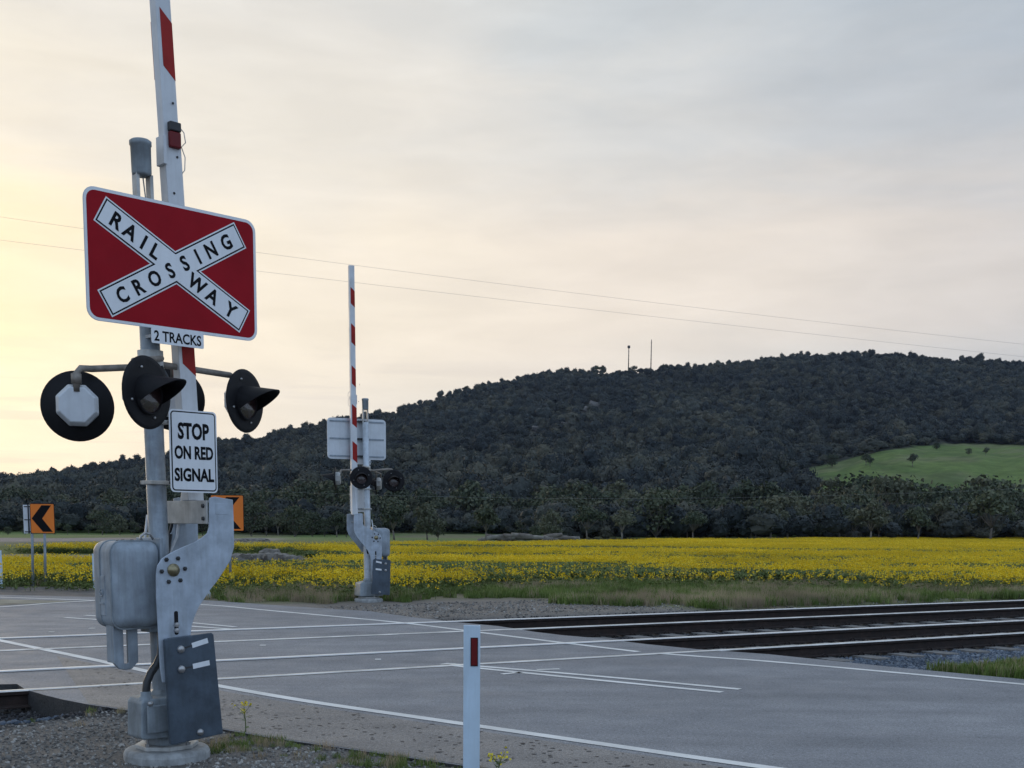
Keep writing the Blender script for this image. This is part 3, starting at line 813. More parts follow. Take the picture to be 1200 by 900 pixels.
def std_tree(px, Yd, top, kd, label, group, wmul=1.0):
    bpy_, z = gbase(Yd, px)
    return add_tree(px, bpy_, top, Yd, kd, label, group, wmul=wmul)
std_tree(462, 118, 585, 'round', 'rounded tree with bare trunk just right of the far boom gate mast', None)
std_tree(501, 125, 588, 'round2', 'second rounded tree right of the far mast, beside a dark bush', None)
std_tree(569, 112, 590, 'round', 'lone dark tree with single trunk in front of the log heap', None)
std_tree(627, 135, 616, 'dense', 'small round bush right of the log heap at the field edge', None)
std_tree(513, 128, 608, 'dense', 'low dark bush huddled beside the second rounded tree', None)
std_tree(645, 150, 597, 'round2', 'pale rounded tree behind the right end of the log heap', None)
std_tree(688, 140, 592, 'spread', 'spreading gum with leaning trunks right of the log heap', None)
std_tree(729, 150, 596, 'pale', 'slim pale gum between the spreading gum and the big dense tree', None)
std_tree(770, 168, 574, 'dense', 'large dense dark tree left of centre of the right-hand tree line', None)
std_tree(812, 150, 598, 'spread', 'spreading grey-green gum with a white leaning trunk at the field edge', None)
std_tree(880, 170, 585, 'pale', 'pale narrow gum in the dark tree line left of the clearing', None)
std_tree(912, 175, 580, 'gum', 'thin pale-trunked gum below the left tip of the green clearing', None)
std_tree(1020, 165, 586, 'pale', 'pale slender gum left of the tall white-limbed gum', None)
std_tree(1040, 185, 558, 'gum', 'tall gum with forked white limbs below the green clearing', None, 0.85)
std_tree(1075, 160, 592, 'round', 'dark rounded tree right of the tall white-limbed gum', None)
std_tree(1108, 172, 582, 'round2', 'pale rounded tree at the right, below the clearing', None)
std_tree(1160, 165, 575, 'spread', 'broad dark tree near the right edge of the picture', None)
std_tree(30, 165, 618, 'dense', 'small dark bush behind the field at the far left', None)
std_tree(9, 150, 617, 'dense', 'grey bush at the extreme left behind the field', None)
std_tree(120, 175, 596, 'spread2', 'broad low tree behind the field left of the mechanism box', None)
std_tree(345, 165, 592, 'dense', 'dense dark tree midway between the two masts', None)
std_tree(395, 170, 598, 'round', 'rounded tree left of the far boom gate mast', None)
kinds = ['round', 'spread', 'tall', 'pale', 'dense', 'round2', 'spread2', 'dense', 'round2', 'spread2']
LAND = [(-400, 'the far left field edge'), (50, 'the left chevron board'), (150, 'the mechanism box'), (268, 'the half-hidden chevron board'), (430, 'the far mast'), (620, 'the log heap'), (770, 'the big dense tree'), (905, "the clearing's left tip"), (1040, 'the tall white-limbed gum'), (1160, 'the broad right-edge tree')]
ORD = ['first', 'second', 'third', 'fourth', 'fifth', 'sixth', 'seventh', 'eighth', 'ninth', 'tenth', 'eleventh', 'twelfth']
cnt = 0
for (Yd, step, tlo, thi, row) in ((178, 19, 588, 606, 'front row'), (215, 16, 582, 602, 'second row'), (262, 15, 570, 592, 'rear row')):
    px = -60 + random.random()*10; num = {}
    tlo -= (0 if row == 'front row' else 10)
    while px < 1245:
        px += step*(0.65+0.7*random.random())
        if Yd == 178 and (440 < px < 660 or px < 60): continue
        if Yd == 215 and 470 < px < 600: continue
        kd = random.choice(kinds)
        if 840 < px < 1010 or px > 1090: kd = random.choice(['tall', 'dense', 'round', 'tall', 'pale'])
        Y2 = Yd*(0.95+0.1*random.random()); b_, z = gbase(Y2, px)
        top = random.uniform(tlo, thi)+random.choice([0, 0, 0, 8])+(10 if px < 200 else 0)-(4 if px > 840 else 0)
        li = [k for k, (lx, _) in enumerate(LAND) if lx <= px][-1]; key = (li, kd); num[key] = num.get(key, 0)+1
        lab = '%s %s right of %s, %s' % (ORD[num[key]-1], BELT[kd], LAND[li][1], row) if li else '%s %s from the left picture edge, %s' % (ORD[num[key]-1], BELT[kd], row)
        add_tree(px, b_, top, Y2, kd, lab, 'belt trees between field and hill'); cnt += 1
print('belt trees', cnt)
n = 9000; Yd = np.sqrt(rng.random(n)*(345**2-168**2)+168**2); px = rng.random(n)*1420-110; x = (px-600)/F_PX*Yd
z = np.where(Yd < 300, ground_z(x, Yd), hill_z(px, Yd)-.5)
kp = ~((px > 440) & (px < 625) & (Yd < 235)) & ~((px < 640) & (Yd < 190)) & (rng.random(n) < np.where(Yd < 215, .5, .8))
sc_ = 2.2+2.6*rng.random(n)
scatter('belt_scrub', np.stack([x, Yd, z-.6], 1)[kp], sc_[kp], rng.integers(0, 7, kp.sum()), fp, zs=(.7+.5*rng.random(n))[kp])
# trees standing in the green clearing and on the summit
for (px, py, h, lab) in ((1007, 545, 8, 'leftmost dark tree on the edge of the green clearing'), (1061, 546, 8.5, 'lone round tree in the middle of the green clearing'), (1088, 527, 6, 'small tree high in the green clearing'),
                    (1125, 533, 4.5, 'tiny bush in the upper right of the green clearing'), (1145, 534, 6, 'small dark tree at the right of the green clearing'), (968, 548, 9, 'dark tree on the left slope of the green clearing'), (1012, 546, 6, 'low tree touching the leftmost clearing tree')):
    best = None
    for Yd in np.arange(400, 800, 4.0):
        z = float(hill_z(np.array(float(px)), np.array(Yd))); q = pix(np.array([(px-600)/F_PX*Yd, Yd, z]))
        if best is None or abs(q[1]-py) < best[0]: best = (abs(q[1]-py), Yd, z)
    Yd, z = best[1], best[2]
    r0 = thing('clearing_tree', lab, 'tree', ((px-600)/F_PX*Yd, Yd, z-0.2), random.random()*6, 'trees in the green hillside clearing')
    r0.scale = (h*.75, h*.75, h*.7)
    k = random.choice([0, 4])
    for nm, me in (('trunk', TP[k][1]), ('crown', TP[k][2])):
        c = bpy.data.objects.new(nm, me); C.objects.link(c); c.parent = r0
for i, (px, h, dx) in enumerate(((694, 14, 0), (701, 15, 0), (737, 12, 0), (545, 13, 0), (640, 11, 0), (770, 12, 0), (790, 11, 0), (806, 10, 0), (962, 12, 0), (1000, 11, 0))):
    Yd = float(depth_ridge(px)); z = float(hill_z(np.array(float(px)), np.array(Yd)))
    lab = ['left of the paired trees standing up on the bald summit', 'right of the paired trees on the bald summit', 'ridge tree just left of the short antenna', 'ridge tree above the shoulder of the hill',
           'ridge tree left of the bald summit', 'ridge tree right of the tall antenna', 'second ridge tree right of the tall antenna', 'third ridge tree right of the tall antenna', 'ridge tree left of the highest point', 'ridge tree on the highest point of the hill'][i]
    r0 = thing('ridge_tree', lab, 'tree', ((px-600)/F_PX*Yd, Yd, z-1), i, 'trees silhouetted on the ridge'); r0.scale = (h*.62, h*.62, h*.62)
    for nm, me in (('trunk', TP[[1, 0, 7][i % 3]][1]), ('crown', TP[[1, 0, 7][i % 3]][2])):
        c = bpy.data.objects.new(nm, me); C.objects.link(c); c.parent = r0
# antennas on the ridge
for (px, topy, lab, hd) in ((737, 405, 'short antenna mast with a drum head on the ridge', True), (763.5, 398, 'tall thin antenna mast on the ridge, right of the short one', False)):
    Yd = float(depth_ridge(px)); z = float(hill_z(np.array(float(px)), np.array(Yd))); q = at(px, topy, Yd)
    t0 = thing('antenna_mast', lab, 'antenna', (q[0], Yd, z), 0, 'antennas on the hilltop')
    h = q[2]-z; mb = MB(); mb.tube([(0, 0, -1), (0, 0, h)], [.55, .35], 6)
    for zz in np.arange(4, h, 4): mb.box((-.75, -.2, zz), (.75, .2, zz+.25))
    mb.build('lattice_pole', M['dark'], t0)
    if hd: MB().lathe((0, 0, h-2.5), (0, 0, 1), [(0, 1.1), (0.2, 1.4), (2.2, 1.4), (2.6, .8)], 10, cap=True).build('antenna_drum', M['dark'], t0)
# pale rock faces on the slope
def rock_mesh(name, seed, sq=0.6):
    rr = np.random.default_rng(seed); bm = bmesh.new(); bmesh.ops.create_icosphere(bm, subdivisions=3, radius=1)
    o1 = rr.random()*9
    for v in bm.verts:
        c = v.co.copy()
        f = 1+0.55*(vnoise(c.x*1.6+o1, c.y*1.6+c.z*2)-.5)+0.25*(vnoise(c.x*4+o1, c.y*4+c.z*5)-.5)
        for ax in range(3): c[ax] = max(-.72, min(.72, c[ax]))
        v.co = Vector((c.x, c.y, c.z*sq))*float(f)
    me = bpy.data.meshes.new(name); bm.to_mesh(me); bm.free(); me.materials.append(M['rock']); return me
RM = [rock_mesh('boulder', s) for s in (1, 2, 3, 4)]
M['palerock'] = mat('pale_granite_face', (0.24, 0.23, 0.22), 0.9, 0, 0.8, .3, 0.5, .2)
RP = [rock_mesh('rock_face', s) for s in (11, 12, 13, 14)]
for _m in RP: _m.materials[0] = M['palerock']
for i, (px, py, sx, lab) in enumerate(((694, 482, 7.5, 'pale rock face high on the wooded slope, right one'), (687, 487, 6, 'pale rock patch touching the highest rock face'), (627, 510, 5, 'pale rock outcrop lower on the wooded slope'), (658, 504, 3, 'small rock patch between the two larger hill outcrops'))):
    best = None
    for Yd in np.arange(400, 1150, 5.0):
        z = float(hill_z(np.array(float(px)), np.array(Yd))); q = pix(np.array([(px-600)/F_PX*Yd, Yd, z]))
        if best is None or abs(q[1]-py) < best[0]: best = (abs(q[1]-py), Yd, z)
    r0 = bpy.data.objects.new('rock_outcrop', RP[i]); C.objects.link(r0); r0.location = ((px-600)/F_PX*best[1], best[1]-2, best[2]+3.5); r0.scale = (sx, 3, sx*.8)
    r0.rotation_euler = (0, .3, 0)
    tag(r0, lab, 'rock', 'rock outcrops on the hillside')
# boulders in the field
for i, (px, py, ww, lab) in enumerate(((283, 661, .9, 'flat pale boulder nearest the arm in the bare strip'), (297, 660, .7, 'boulder second from left in the bare strip'), (311, 659, 1.1, 'large pale boulder in the middle of the bare strip'), (322, 660, .8, 'low boulder right of the large pale one'),
                        (332, 661, .9, 'rounded boulder near the right end of the bare strip'), (344, 662, .8, 'rightmost boulder of the bare strip'), (318, 655, 1.2, 'long flat boulder behind the others in the bare strip'), (300, 634, 2.5, 'distant flat rock slab beyond the flowers'), (278, 634.5, 1.5, 'distant small rock left of the flat slab'))):
    q = G(px, py, -0.16); r0 = bpy.data.objects.new('field_boulder', RM[i % 4]); C.objects.link(r0)
    r0.location = (q[0], q[1], -0.12 if i < 7 else -.3); r0.scale = (ww*.62, ww*.5, 0.75 if i != 6 else .95); r0.rotation_euler = (0, 0, i*1.3)
    tag(r0, lab, 'boulder', 'boulders in the canola field')
# heap of logs
t0 = thing('log_heap', 'long low heap of grey logs and rubble at the far edge of the field', 'log heap', G(620, 634.5, -.3))
for i in range(16):
    x = -3.6+7.4*i/15+random.uniform(-.3, .3); a_ = random.uniform(-.5, .5); ln = random.uniform(.8, 1.6); zz = .25+.35*random.random()*(1-abs(i-8)/9)
    mb = MB(); d = Vector((math.cos(a_), math.sin(a_), random.uniform(-.2, .25)))*ln
    mb.tube([Vector((x, 0, zz))-d, Vector((x, 0, zz+.05)), Vector((x, 0, zz))+d], [.22, .26, .16], 8); mb.build('log', M['bark'] if i % 3 else M['barkpale'], t0)

# ------------------------------------------------------------------ canola crop
def canola_proto(seed, n=13, spread=.42, bare=False):
    rr = np.random.default_rng(seed); mb = MB()
    for i in range(n):
        a_ = rr.random()*6.28; q = spread*math.sqrt(rr.random()); x, y = q*math.cos(a_), q*math.sin(a_); h = .36+.16*rr.random()
        lx, ly = rr.normal()*.05, rr.normal()*.05
        k = mb.addv([(x-.008, y, 0), (x+.008, y, 0), (x+lx, y+ly, h)]); mb.face([k, k+1, k+2], 0)
        for j in range(4):
            b_ = rr.random()*6.28; hh = h*(.1+.5*rr.random()); ll = .07+.07*rr.random(); fx = x+lx*hh/h; fy = y+ly*hh/h
            dx, dy = math.cos(b_)*ll, math.sin(b_)*ll
            k = mb.addv([(fx, fy, hh), (fx+dx*.5-dy*.3, fy+dy*.5+dx*.3, hh+.03), (fx+dx, fy+dy, hh-.01), (fx+dx*.5+dy*.3, fy+dy*.5-dx*.3, hh+.03)]); mb.face([k, k+1, k+2, k+3], 0)
        for j in range(6):
            b_ = rr.random()*6.28; qq = .055*math.sqrt(rr.random()); cx, cy, cz = x+lx+qq*math.cos(b_), y+ly+qq*math.sin(b_), h-.12*rr.random()+.03
            s = .012+.012*rr.random(); nn = Vector((rr.normal(), rr.normal(), rr.normal()+.4)).normalized(); a1 = nn.orthogonal().normalized(); b1 = nn.cross(a1)
            k = mb.addv([Vector((cx, cy, cz))+a1*s, Vector((cx, cy, cz))+b1*s, Vector((cx, cy, cz))-a1*s, Vector((cx, cy, cz))-b1*s]); mb.face([k, k+1, k+2, k+3], 1)
    return proto('canola_clump', mb.mesh('canola_clump', [M['canleaf'], M['flower']]))
cp = [canola_proto(i) for i in range(5)]
def leafy_proto(seed, n=26, spread=.4):
    rr = np.random.default_rng(seed); mb = MB()
    for i in range(n):
        a_ = rr.random()*6.28; q = spread*math.sqrt(rr.random()); x, y = q*math.cos(a_), q*math.sin(a_)
        for j in range(5):
            b_ = rr.random()*6.28; hh = .05+.28*rr.random(); ll = .09+.07*rr.random()
            dx, dy = math.cos(b_)*ll, math.sin(b_)*ll
            k = mb.addv([(x, y, hh), (x+dx*.5-dy*.35, y+dy*.5+dx*.35, hh+.05), (x+dx, y+dy, hh-.01), (x+dx*.5+dy*.35, y+dy*.5-dx*.35, hh+.05)]); mb.face([k, k+1, k+2, k+3], 0)
    return proto('leaf_clump', mb.mesh('leaf_clump', [M['canleaf']]))
cp += [leafy_proto(60+i) for i in range(3)]
n = 330000
Yd = np.sqrt(rng.random(n)*(205**2-23**2)+23**2); px = rng.random(n)*1420-110
x = (px-600)/F_PX*Yd; z = ground_z(x, Yd); qx, qy = pix(np.stack([x, Yd, z+.09], 1)); _, qt = pix(np.stack([x, Yd, z+.36], 1))
wob = (fbm(x*.35+50, Yd*.35, 3)-.5)*7
kp = (qy < low_edge(qx)+wob+1.0) & (qt > top_edge(qx)) & ((x*rn[0]+Yd*rn[1]) > 18.2)
kp &= rng.random(n) < np.clip((low_edge(qx)+wob+1-qy)/6.0, .15, 1)
kp &= rng.random(n) < np.where(Yd < 60, 1.0, np.where(Yd < 110, .5, .30))
kp &= ~((np.abs(qy-655.5-(qx-200)*0.004) < 8.5-4.0*np.clip((qx-340)/80, 0, 1)) & (qx < 420) & (qx > -200) & (fbm(x*.4, Yd*.4, 3) < .70))
_, qb_ = pix(np.stack([x, Yd, z], 1)); kp &= ~((qb_ > 647) & (qb_ < 673) & (qx > 255) & (qx < 362) & (rng.random(n) < .84))
x, Yd, z, qx, qy = x[kp], Yd[kp], z[kp], qx[kp], qy[kp]
fl = fbm(x/16.0+4, Yd/5.0, 4)                   # flowering density in drifts
fl2 = fbm(x/2.5, Yd/2.0, 3)
fl3 = fbm(x/22.0*40/Yd+31, np.log(Yd)*13+8, 3)
pf = np.clip(0.63+3.0*(fl-.47)+7.5*(fl3-.47)*.7+1.2*(fl2-.5), 0.03, 1)
pf = np.where((qy > 657) & (qy < 665) & (qx > 820), pf*.35, pf)
pf = np.where((qy > 640) & (qy < 644) & (qx > 700), pf*.8, pf)
pf = np.where(qy > low_edge(qx)-2.5, pf*.55, pf)
isf = rng.random(len(x)) < pf
kd = np.where(isf, rng.integers(0, 5, len(x)), rng.integers(5, 8, len(x)))
thin = (isf | (rng.random(len(x)) < .6)) & ((qy < low_edge(qx)-1.5) | isf) & (np.hypot(x-FAR[0], Yd-FAR[1]) > 1.6)
x, Yd, z, kd, qy = x[thin], Yd[thin], z[thin], kd[thin], qy[thin]
scatter('canola_crop', np.stack([x, Yd, z], 1), (.62+.42*rng.random(len(x)))*np.where(Yd > 100, 1.7, np.where(Yd > 55, 1.2, 1.0)), kd, cp, zs=np.where(Yd > 100, .62, np.where(Yd > 55, .85, 1.0)))
print('canola', len(x))

# ------------------------------------------------------------------ grass and stones
def tuft(seed, n, h, spread, m, wd=.006, lean=.35):
    rr = np.random.default_rng(seed); mb = MB()
    for i in range(n):
        a_ = rr.random()*6.28; q = spread*math.sqrt(rr.random()); x, y = q*math.cos(a_), q*math.sin(a_)
        hh = h*(.5+.7*rr.random()); b_ = rr.random()*6.28; l1 = hh*lean*rr.random(); dx, dy = math.cos(b_)*l1, math.sin(b_)*l1; c_ = rr.random()*6.28; wx, wy = math.cos(c_)*wd, math.sin(c_)*wd
        k = mb.addv([(x-wx, y-wy, 0), (x+wx, y+wy, 0), (x+dx*.4+wx*.7, y+dy*.4+wy*.7, hh*.6), (x+dx*.4-wx*.7, y+dy*.4-wy*.7, hh*.6), (x+dx, y+dy, hh)])
        mb.face([k, k+1, k+2, k+3]); mb.face([k+3, k+2, k+4])
    return proto('tuft', mb.mesh('tuft', [m]))
gp_ = [tuft(1, 46, .13, .16, M['grass']), tuft(2, 40, .18, .15, M['grass'], .007), tuft(3, 40, .19, .16, M['dry'], .0045, .5), tuft(4, 34, .25, .14, M['dry'], .004, .45), tuft(5, 30, .22, .16, M['grass'], .012, .6)]
# verge beyond the railway
n = 150000
Yd = np.sqrt(rng.random(n)*(34**2-14**2)+14**2); px = rng.random(n)*1420-110; x = (px-600)/F_PX*Yd
nqv = x*rn[0]+Yd*rn[1]; z = ground_z(x, Yd); qx, qy = pix(np.stack([x, Yd, z], 1))
lowv = np.interp(qx, [-200, 0, 112, 200, 240, 300, 440, 520, 600, 700, 850, 1200, 1500], [684, 686, 687, 690, 702.5, 707, 707, 701, 700, 706, 716, 716, 716])
patch = fbm(x*.9, Yd*.9, 4)
kp = (qy < lowv+(patch-.5)*16) & (qy > low_edge(qx)-3) & ((nqv > 17.75)) & ~inpoly(x, Yd, road_poly) & ~inpoly(x, Yd, [tuple(p) for p in sh])
kp &= rng.random(n) < np.clip(.16+1.7*(patch-.40), .03, .8)*np.where(qx > 640, 1.1, .6)
kp &= ~((np.hypot(x-FAR[0]-.1, Yd-FAR[1]+.5) < .75))
x, Yd, z, qx, qy, patch = x[kp], Yd[kp], z[kp], qx[kp], qy[kp], patch[kp]
dryp = np.clip(np.interp(qx, [0, 250, 300, 430, 520, 680, 760, 1200], [.2, .3, .40, .3, .15, .15, .3, .35])+2.2*(fbm(x*.5+9, Yd*.5, 3)-.5), .03, .95)
isd = rng.random(len(x)) < dryp
kd = np.where(isd, rng.integers(2, 4, len(x)), rng.choice([0, 1, 1, 4], len(x)))
scatter('verge_grass', np.stack([x, Yd, z], 1), (.6+.6*rng.random(len(x)))*np.where(qx > 650, .85, .8), kd, gp_, tilt=.3)
print('verge', len(x))
# thin yellow flowers straying into the verge
n = 5200; px = rng.random(n)*1300-20; Yd = rng.uniform(22, 30, n); x = (px-600)/F_PX*Yd; z = ground_z(x, Yd); qx, qy = pix(np.stack([x, Yd, z], 1))
kp = (qy > low_edge(qx)-3) & (qy < low_edge(qx)+np.where((qx > 250) & (qx < 520), 14, 10)) & ((x*rn[0]+Yd*rn[1]) > 18.4) & ~inpoly(x, Yd, road_poly) & (rng.random(n) < .3)
sp = [canola_proto(80+i, 2, .2) for i in range(3)]
scatter('stray_flowers', np.stack([x, Yd, z], 1)[kp], .7+.5*rng.random(kp.sum()), rng.integers(0, 3, kp.sum()), sp)
# grass strip beside the road at the lower right, and tufts near the mast
n = 42000; x = rng.uniform(2.5, 13, n); Yd = rng.uniform(8.5, 22, n); nqv = x*rn[0]+Yd*rn[1]
z = ground_z(x, Yd); qx, qy = pix(np.stack([x, Yd, z], 1)); patch = fbm(x*1.5, Yd*1.5, 3)
kp = (nqv < 8.55+patch*.9) & ~inpoly(x, Yd, road_poly) & (qx > 935+60*patch) & (rng.random(n) < .35+.9*patch) & (nqv > 6.4) & ~inpoly(x-.12*.7, Yd-.14*.7, road_poly)
scatter('roadside_grass', np.stack([x, Yd, z], 1)[kp], .30+.42*rng.random(kp.sum()), rng.choice([0, 1, 4, 1, 2], kp.sum()), gp_, tilt=.3)
pts = []
for (px, py, r_, m_) in ((285, 868, .22, 46), (330, 872, .15, 18), (425, 886, .20, 40), (440, 892, .15, 30), (300, 862, .12, 14), (560, 905, .2, 30), (128, 833, .10, 5), (470, 893, .12, 14), (262, 875, .1, 10), (20, 838, .3, 5)):
    q = G(px, py, 0)
    for i in range(m_): pts.append((q[0]+random.gauss(0, r_), q[1]+random.gauss(0, r_*.8)))
pts = np.array(pts); pts = pts[~inpoly(pts[:, 0], pts[:, 1], road_poly)]
scatter('gravel_weeds', np.stack([pts[:, 0], pts[:, 1], ground_z(pts[:, 0], pts[:, 1])], 1), .16+.22*rng.random(len(pts)), rng.choice([0, 1, 2], len(pts)), gp_, tilt=.5)

def stone_protos(m, seed0):
    out = []
    for k in range(5):
        rr = np.random.default_rng(seed0+k); bm = bmesh.new(); bmesh.ops.create_icosphere(bm, subdivisions=1, radius=.5)
        for v in bm.verts: v.co = Vector((v.co.x*(.8+.5*rr.random()), v.co.y*(.6+.5*rr.random()), v.co.z*(.45+.4*rr.random())))
        me = bpy.data.meshes.new('stone'); bm.to_mesh(me); bm.free(); me.materials.append(m); out.append(proto('stone', me))
    return out
st1 = stone_protos(M['stone'], 5); st2 = stone_protos(M['ballast'], 30)
n = 52000; x = rng.uniform(-7, 2, n); y = rng.uniform(6.3, 11.5, n); nqv = x*rn[0]+y*rn[1]
kp = (nqv < np.where(x < -1.5, 10.9-1.15*sstep(-x, 2.8, 3.9), 9.2)) & ~inpoly(x, y, road_poly) & (np.hypot(x-NEAR[0], y-NEAR[1]) > .27); x, y = x[kp], y[kp]
sz = .008+.026*rng.random(len(x))**2.4+.022*(rng.random(len(x)) < .02)
scatter('gravel', np.stack([x, y, ground_z(x, y)+sz*.12], 1), sz, rng.integers(0, 5, len(x)), st1, tilt=2.0)
# gravel beyond the railway
n = 30000; x = rng.uniform(-5, 12, n); y = rng.uniform(14, 26, n); nqv = x*rn[0]+y*rn[1]
kp = (nqv > 17.4) & (nqv < 21) & ~inpoly(x, y, road_poly) & (rng.random(n) < .25+.9*fbm(x*.7, y*.7, 3)); x, y = x[kp], y[kp]
sz = .02+.035*rng.random(len(x))**2
scatter('far_gravel', np.stack([x, y, ground_z(x, y)+sz*.12], 1), sz, rng.integers(0, 5, len(x)), st1, tilt=2.0)
# ballast
n = 230000; s1 = rng.uniform(-8, 34, n); q1 = rng.uniform(9.0, 17.7, n); x = s1*rs[0]+q1*rn[0]; y = s1*rs[1]+q1*rn[1]
kp = ~inpoly(x, y, road_poly) & (y > 7) & (np.abs(x/y) < .52) & (rng.random(n) < np.where(y > 22, .45, np.where(x < -1, .6, 1.0)))
for r_ in RAILS: kp &= np.abs(q1-r_) > .085
kp &= ~((x < -1.0) & (q1 < 10.5-.75*sstep(-x, 2.8, 3.9))); x, y = x[kp], y[kp]; sz = .032+.030*rng.random(len(x))
q1 = q1[kp]; dk_ = (q1 > 11.3+.4*fbm(x, y, 2)) | ((x < -2) & ((q1 > 10.15+.3*fbm(x*1.5, y*1.5, 2)) | (x > -3.7)))  # oily stones between the rails; in the left pit simply darker ones
st3 = stone_protos(M['ballast_dark'], 50)
for nm_, sel, st_ in (('ballast', ~dk_, st2), ('dark_ballast', dk_, st3)):
    scatter(nm_, np.stack([x, y, ground_z(x, y)+sz*.15], 1)[sel], sz[sel], rng.integers(0, 5, sel.sum()), st_, tilt=3.0)
print('ballast', len(x))

# ------------------------------------------------------------------ the railway
def rail_obj(q, parent, s0, s1, hw, tz, top='polish'):
    prof = [(-.070, -.158), (.070, -.158), (.070, -.148), (.014, -.132), (.009, -.05), (.034, -.036), (.036, tz-.013), (hw, tz), (-hw, tz), (-.036, tz-.013), (-.034, -.036), (-.009, -.05), (-.014, -.132), (-.070, -.148)]
    mb = MB(); n_ = len(prof); segs = 40
    ss = np.linspace(s0, s1, segs)
    ks = [mb.addv([(s*rs[0]+(q+a)*rn[0], s*rs[1]+(q+a)*rn[1], b) for a, b in prof]) for s in ss]
    for a, b in zip(ks[:-1], ks[1:]):
        for i in range(n_):
            j = (i+1) % n_; mb.face([a+i, a+j, b+j, b+i], 1 if i in (6, 7, 8) else 0)
    mb.face([ks[0]+i for i in range(n_)]); mb.face([ks[-1]+i for i in range(n_)])
    return mb.build('rail', [M['rust'], M[top]], parent)
sleeper_me = MB().box((-1.25, -.125, -.30), (1.25, .125, -.165)).mesh('sleeper', M['sleeper'])
clip = MB()
for sg in (-1, 1): clip.tube([(sg*.10, -.05, -.165), (sg*.11, -.03, -.125), (sg*.075, .0, -.118), (sg*.11, .03, -.125), (sg*.10, .05, -.165)], .010, 5)
clip.box((-.10, -.075, -.166), (.10, .075, -.158))
clip_me = clip.mesh('rail_clip', M['rust'])
for ti, (qa, qb, lab) in enumerate(((RAILS[0], RAILS[1], 'far railway track of rusty rails with polished heads beside the dry grass'), (RAILS[2], RAILS[3], 'near railway track of rusty rails with ballast and grass on its near side'))):
    t0 = thing('railway_track', lab, 'railway track', (0, 0, 0), 0, 'railway tracks through the crossing')
    rail_obj(qa, t0, -16, 95, .035, .016); rail_obj(qb, t0, -16, 95, .026, .009, 'polish2')
    mid = (qa+qb)/2; s = -14.0; si = 0
    while s < 60:
        s += .66; c = rs*s+rn*mid
        ends = [rs*s+rn*(mid+e) for e in (-1.2, 0, 1.2)]
        if all(inpoly(np.array([e[0]]), np.array([e[1]]), road_poly)[0] for e in ends): continue
        if s < 3 or c[1] < 6 or abs(c[0]/c[1]) > .60: continue
        sl_ = bpy.data.objects.new('sleeper', sleeper_me); C.objects.link(sl_); sl_.parent = t0
        sl_.location = (c[0], c[1], 0); sl_.rotation_euler = (0, 0, math.atan2(rn[1], rn[0])+random.uniform(-.01, .01))
        for r_ in (qa, qb):
            cc = bpy.data.objects.new('rail_clip', clip_me); C.objects.link(cc); cc.parent = sl_; cc.location = (r_-mid, 0, 0)
# flangeway grooves beside each rail where it runs through the asphalt
for r_ in RAILS:
    for off, ww in ((-.072, .055), (.062, .03)):
        a = None; pts = []
        for s in np.arange(-16, 30, .1):
            p_ = rs*s+rn*(r_+off)
            inside = inpoly(np.array([p_[0]]), np.array([p_[1]]), road_poly)[0]
            if inside: pts.append(p_)
        if len(pts) > 2: strip(pts[::6]+[pts[-1]], ww, 0.0015, M['dark'], 'flange_groove')

# ------------------------------------------------------------------ lettering
def glyphs(txt, size, off=0.0, font=None, spacing=1.0):
    cu = bpy.data.curves.new('t', 'FONT'); cu.body = txt; cu.size = size; cu.offset = off; cu.align_x = 'CENTER'; cu.align_y = 'CENTER'; cu.resolution_u = 3; cu.space_character = spacing
    ob = bpy.data.objects.new('t', cu); C.objects.link(ob); dg = bpy.context.evaluated_depsgraph_get(); dg.update()
    me = bpy.data.meshes.new_from_object(ob.evaluated_get(dg)); vs = [tuple(v.co) for v in me.vertices]; fs = [tuple(p.vertices) for p in me.polygons]
    bpy.data.objects.remove(ob); bpy.data.curves.remove(cu); bpy.data.meshes.remove(me)
    return vs, fs
def put_glyph(mb, txt, u, z, wv, size, ang=0.0, off=0.0, sx=1.0, cap=None, th=0.0012, spacing=1.0, shear=0.0):
    """letters centred on (u,z) in the plane wv; scaled so that the caps are `cap` high"""
    vs, fs = glyphs(txt, size, off, spacing=spacing)
    xs_ = [v[0] for v in vs]; zs_ = [v[1] for v in vs]
    cx, cz = (min(xs_)+max(xs_))/2, (min(zs_)+max(zs_))/2; h = max(zs_)-min(zs_)
    k = (cap/h) if cap else 1.0
    if len(txt) == 1 and txt in 'CGOSQ' and cap: k *= 1.0
    ca, sa = math.cos(ang), math.sin(ang)
    b = mb.addv([(u+((x-cx)*k*sx)*ca-((y-cz)*k)*sa, -(wv+th), z+((x-cx)*k*sx)*sa+((y-cz)*k)*ca) for x, y, _ in vs])
    for f in fs: mb.face([b+i for i in f])

def rrect(u0, z0, u1, z1, r, n=5):
    out = []
    for (cx, cz, a0) in ((u1-r, z1-r, 0), (u0+r, z1-r, 90), (u0+r, z0+r, 180), (u1-r, z0+r, 270)):
        for k in range(n+1):
            a = R(a0+90*k/n); out.append((cx+r*math.cos(a), cz+r*math.sin(a)))
    return out
def quad_axes(q):
    """best rectangle centre, size of four (u,z) corners TL TR BR BL"""
    q = np.array(q); c = q.mean(0); W = (np.linalg.norm(q[1]-q[0])+np.linalg.norm(q[2]-q[3]))/2; H = (np.linalg.norm(q[3]-q[0])+np.linalg.norm(q[2]-q[1]))/2
    v = (q[1]-q[0])+(q[2]-q[3]); return c, W, H, math.atan2(v[1], v[0])

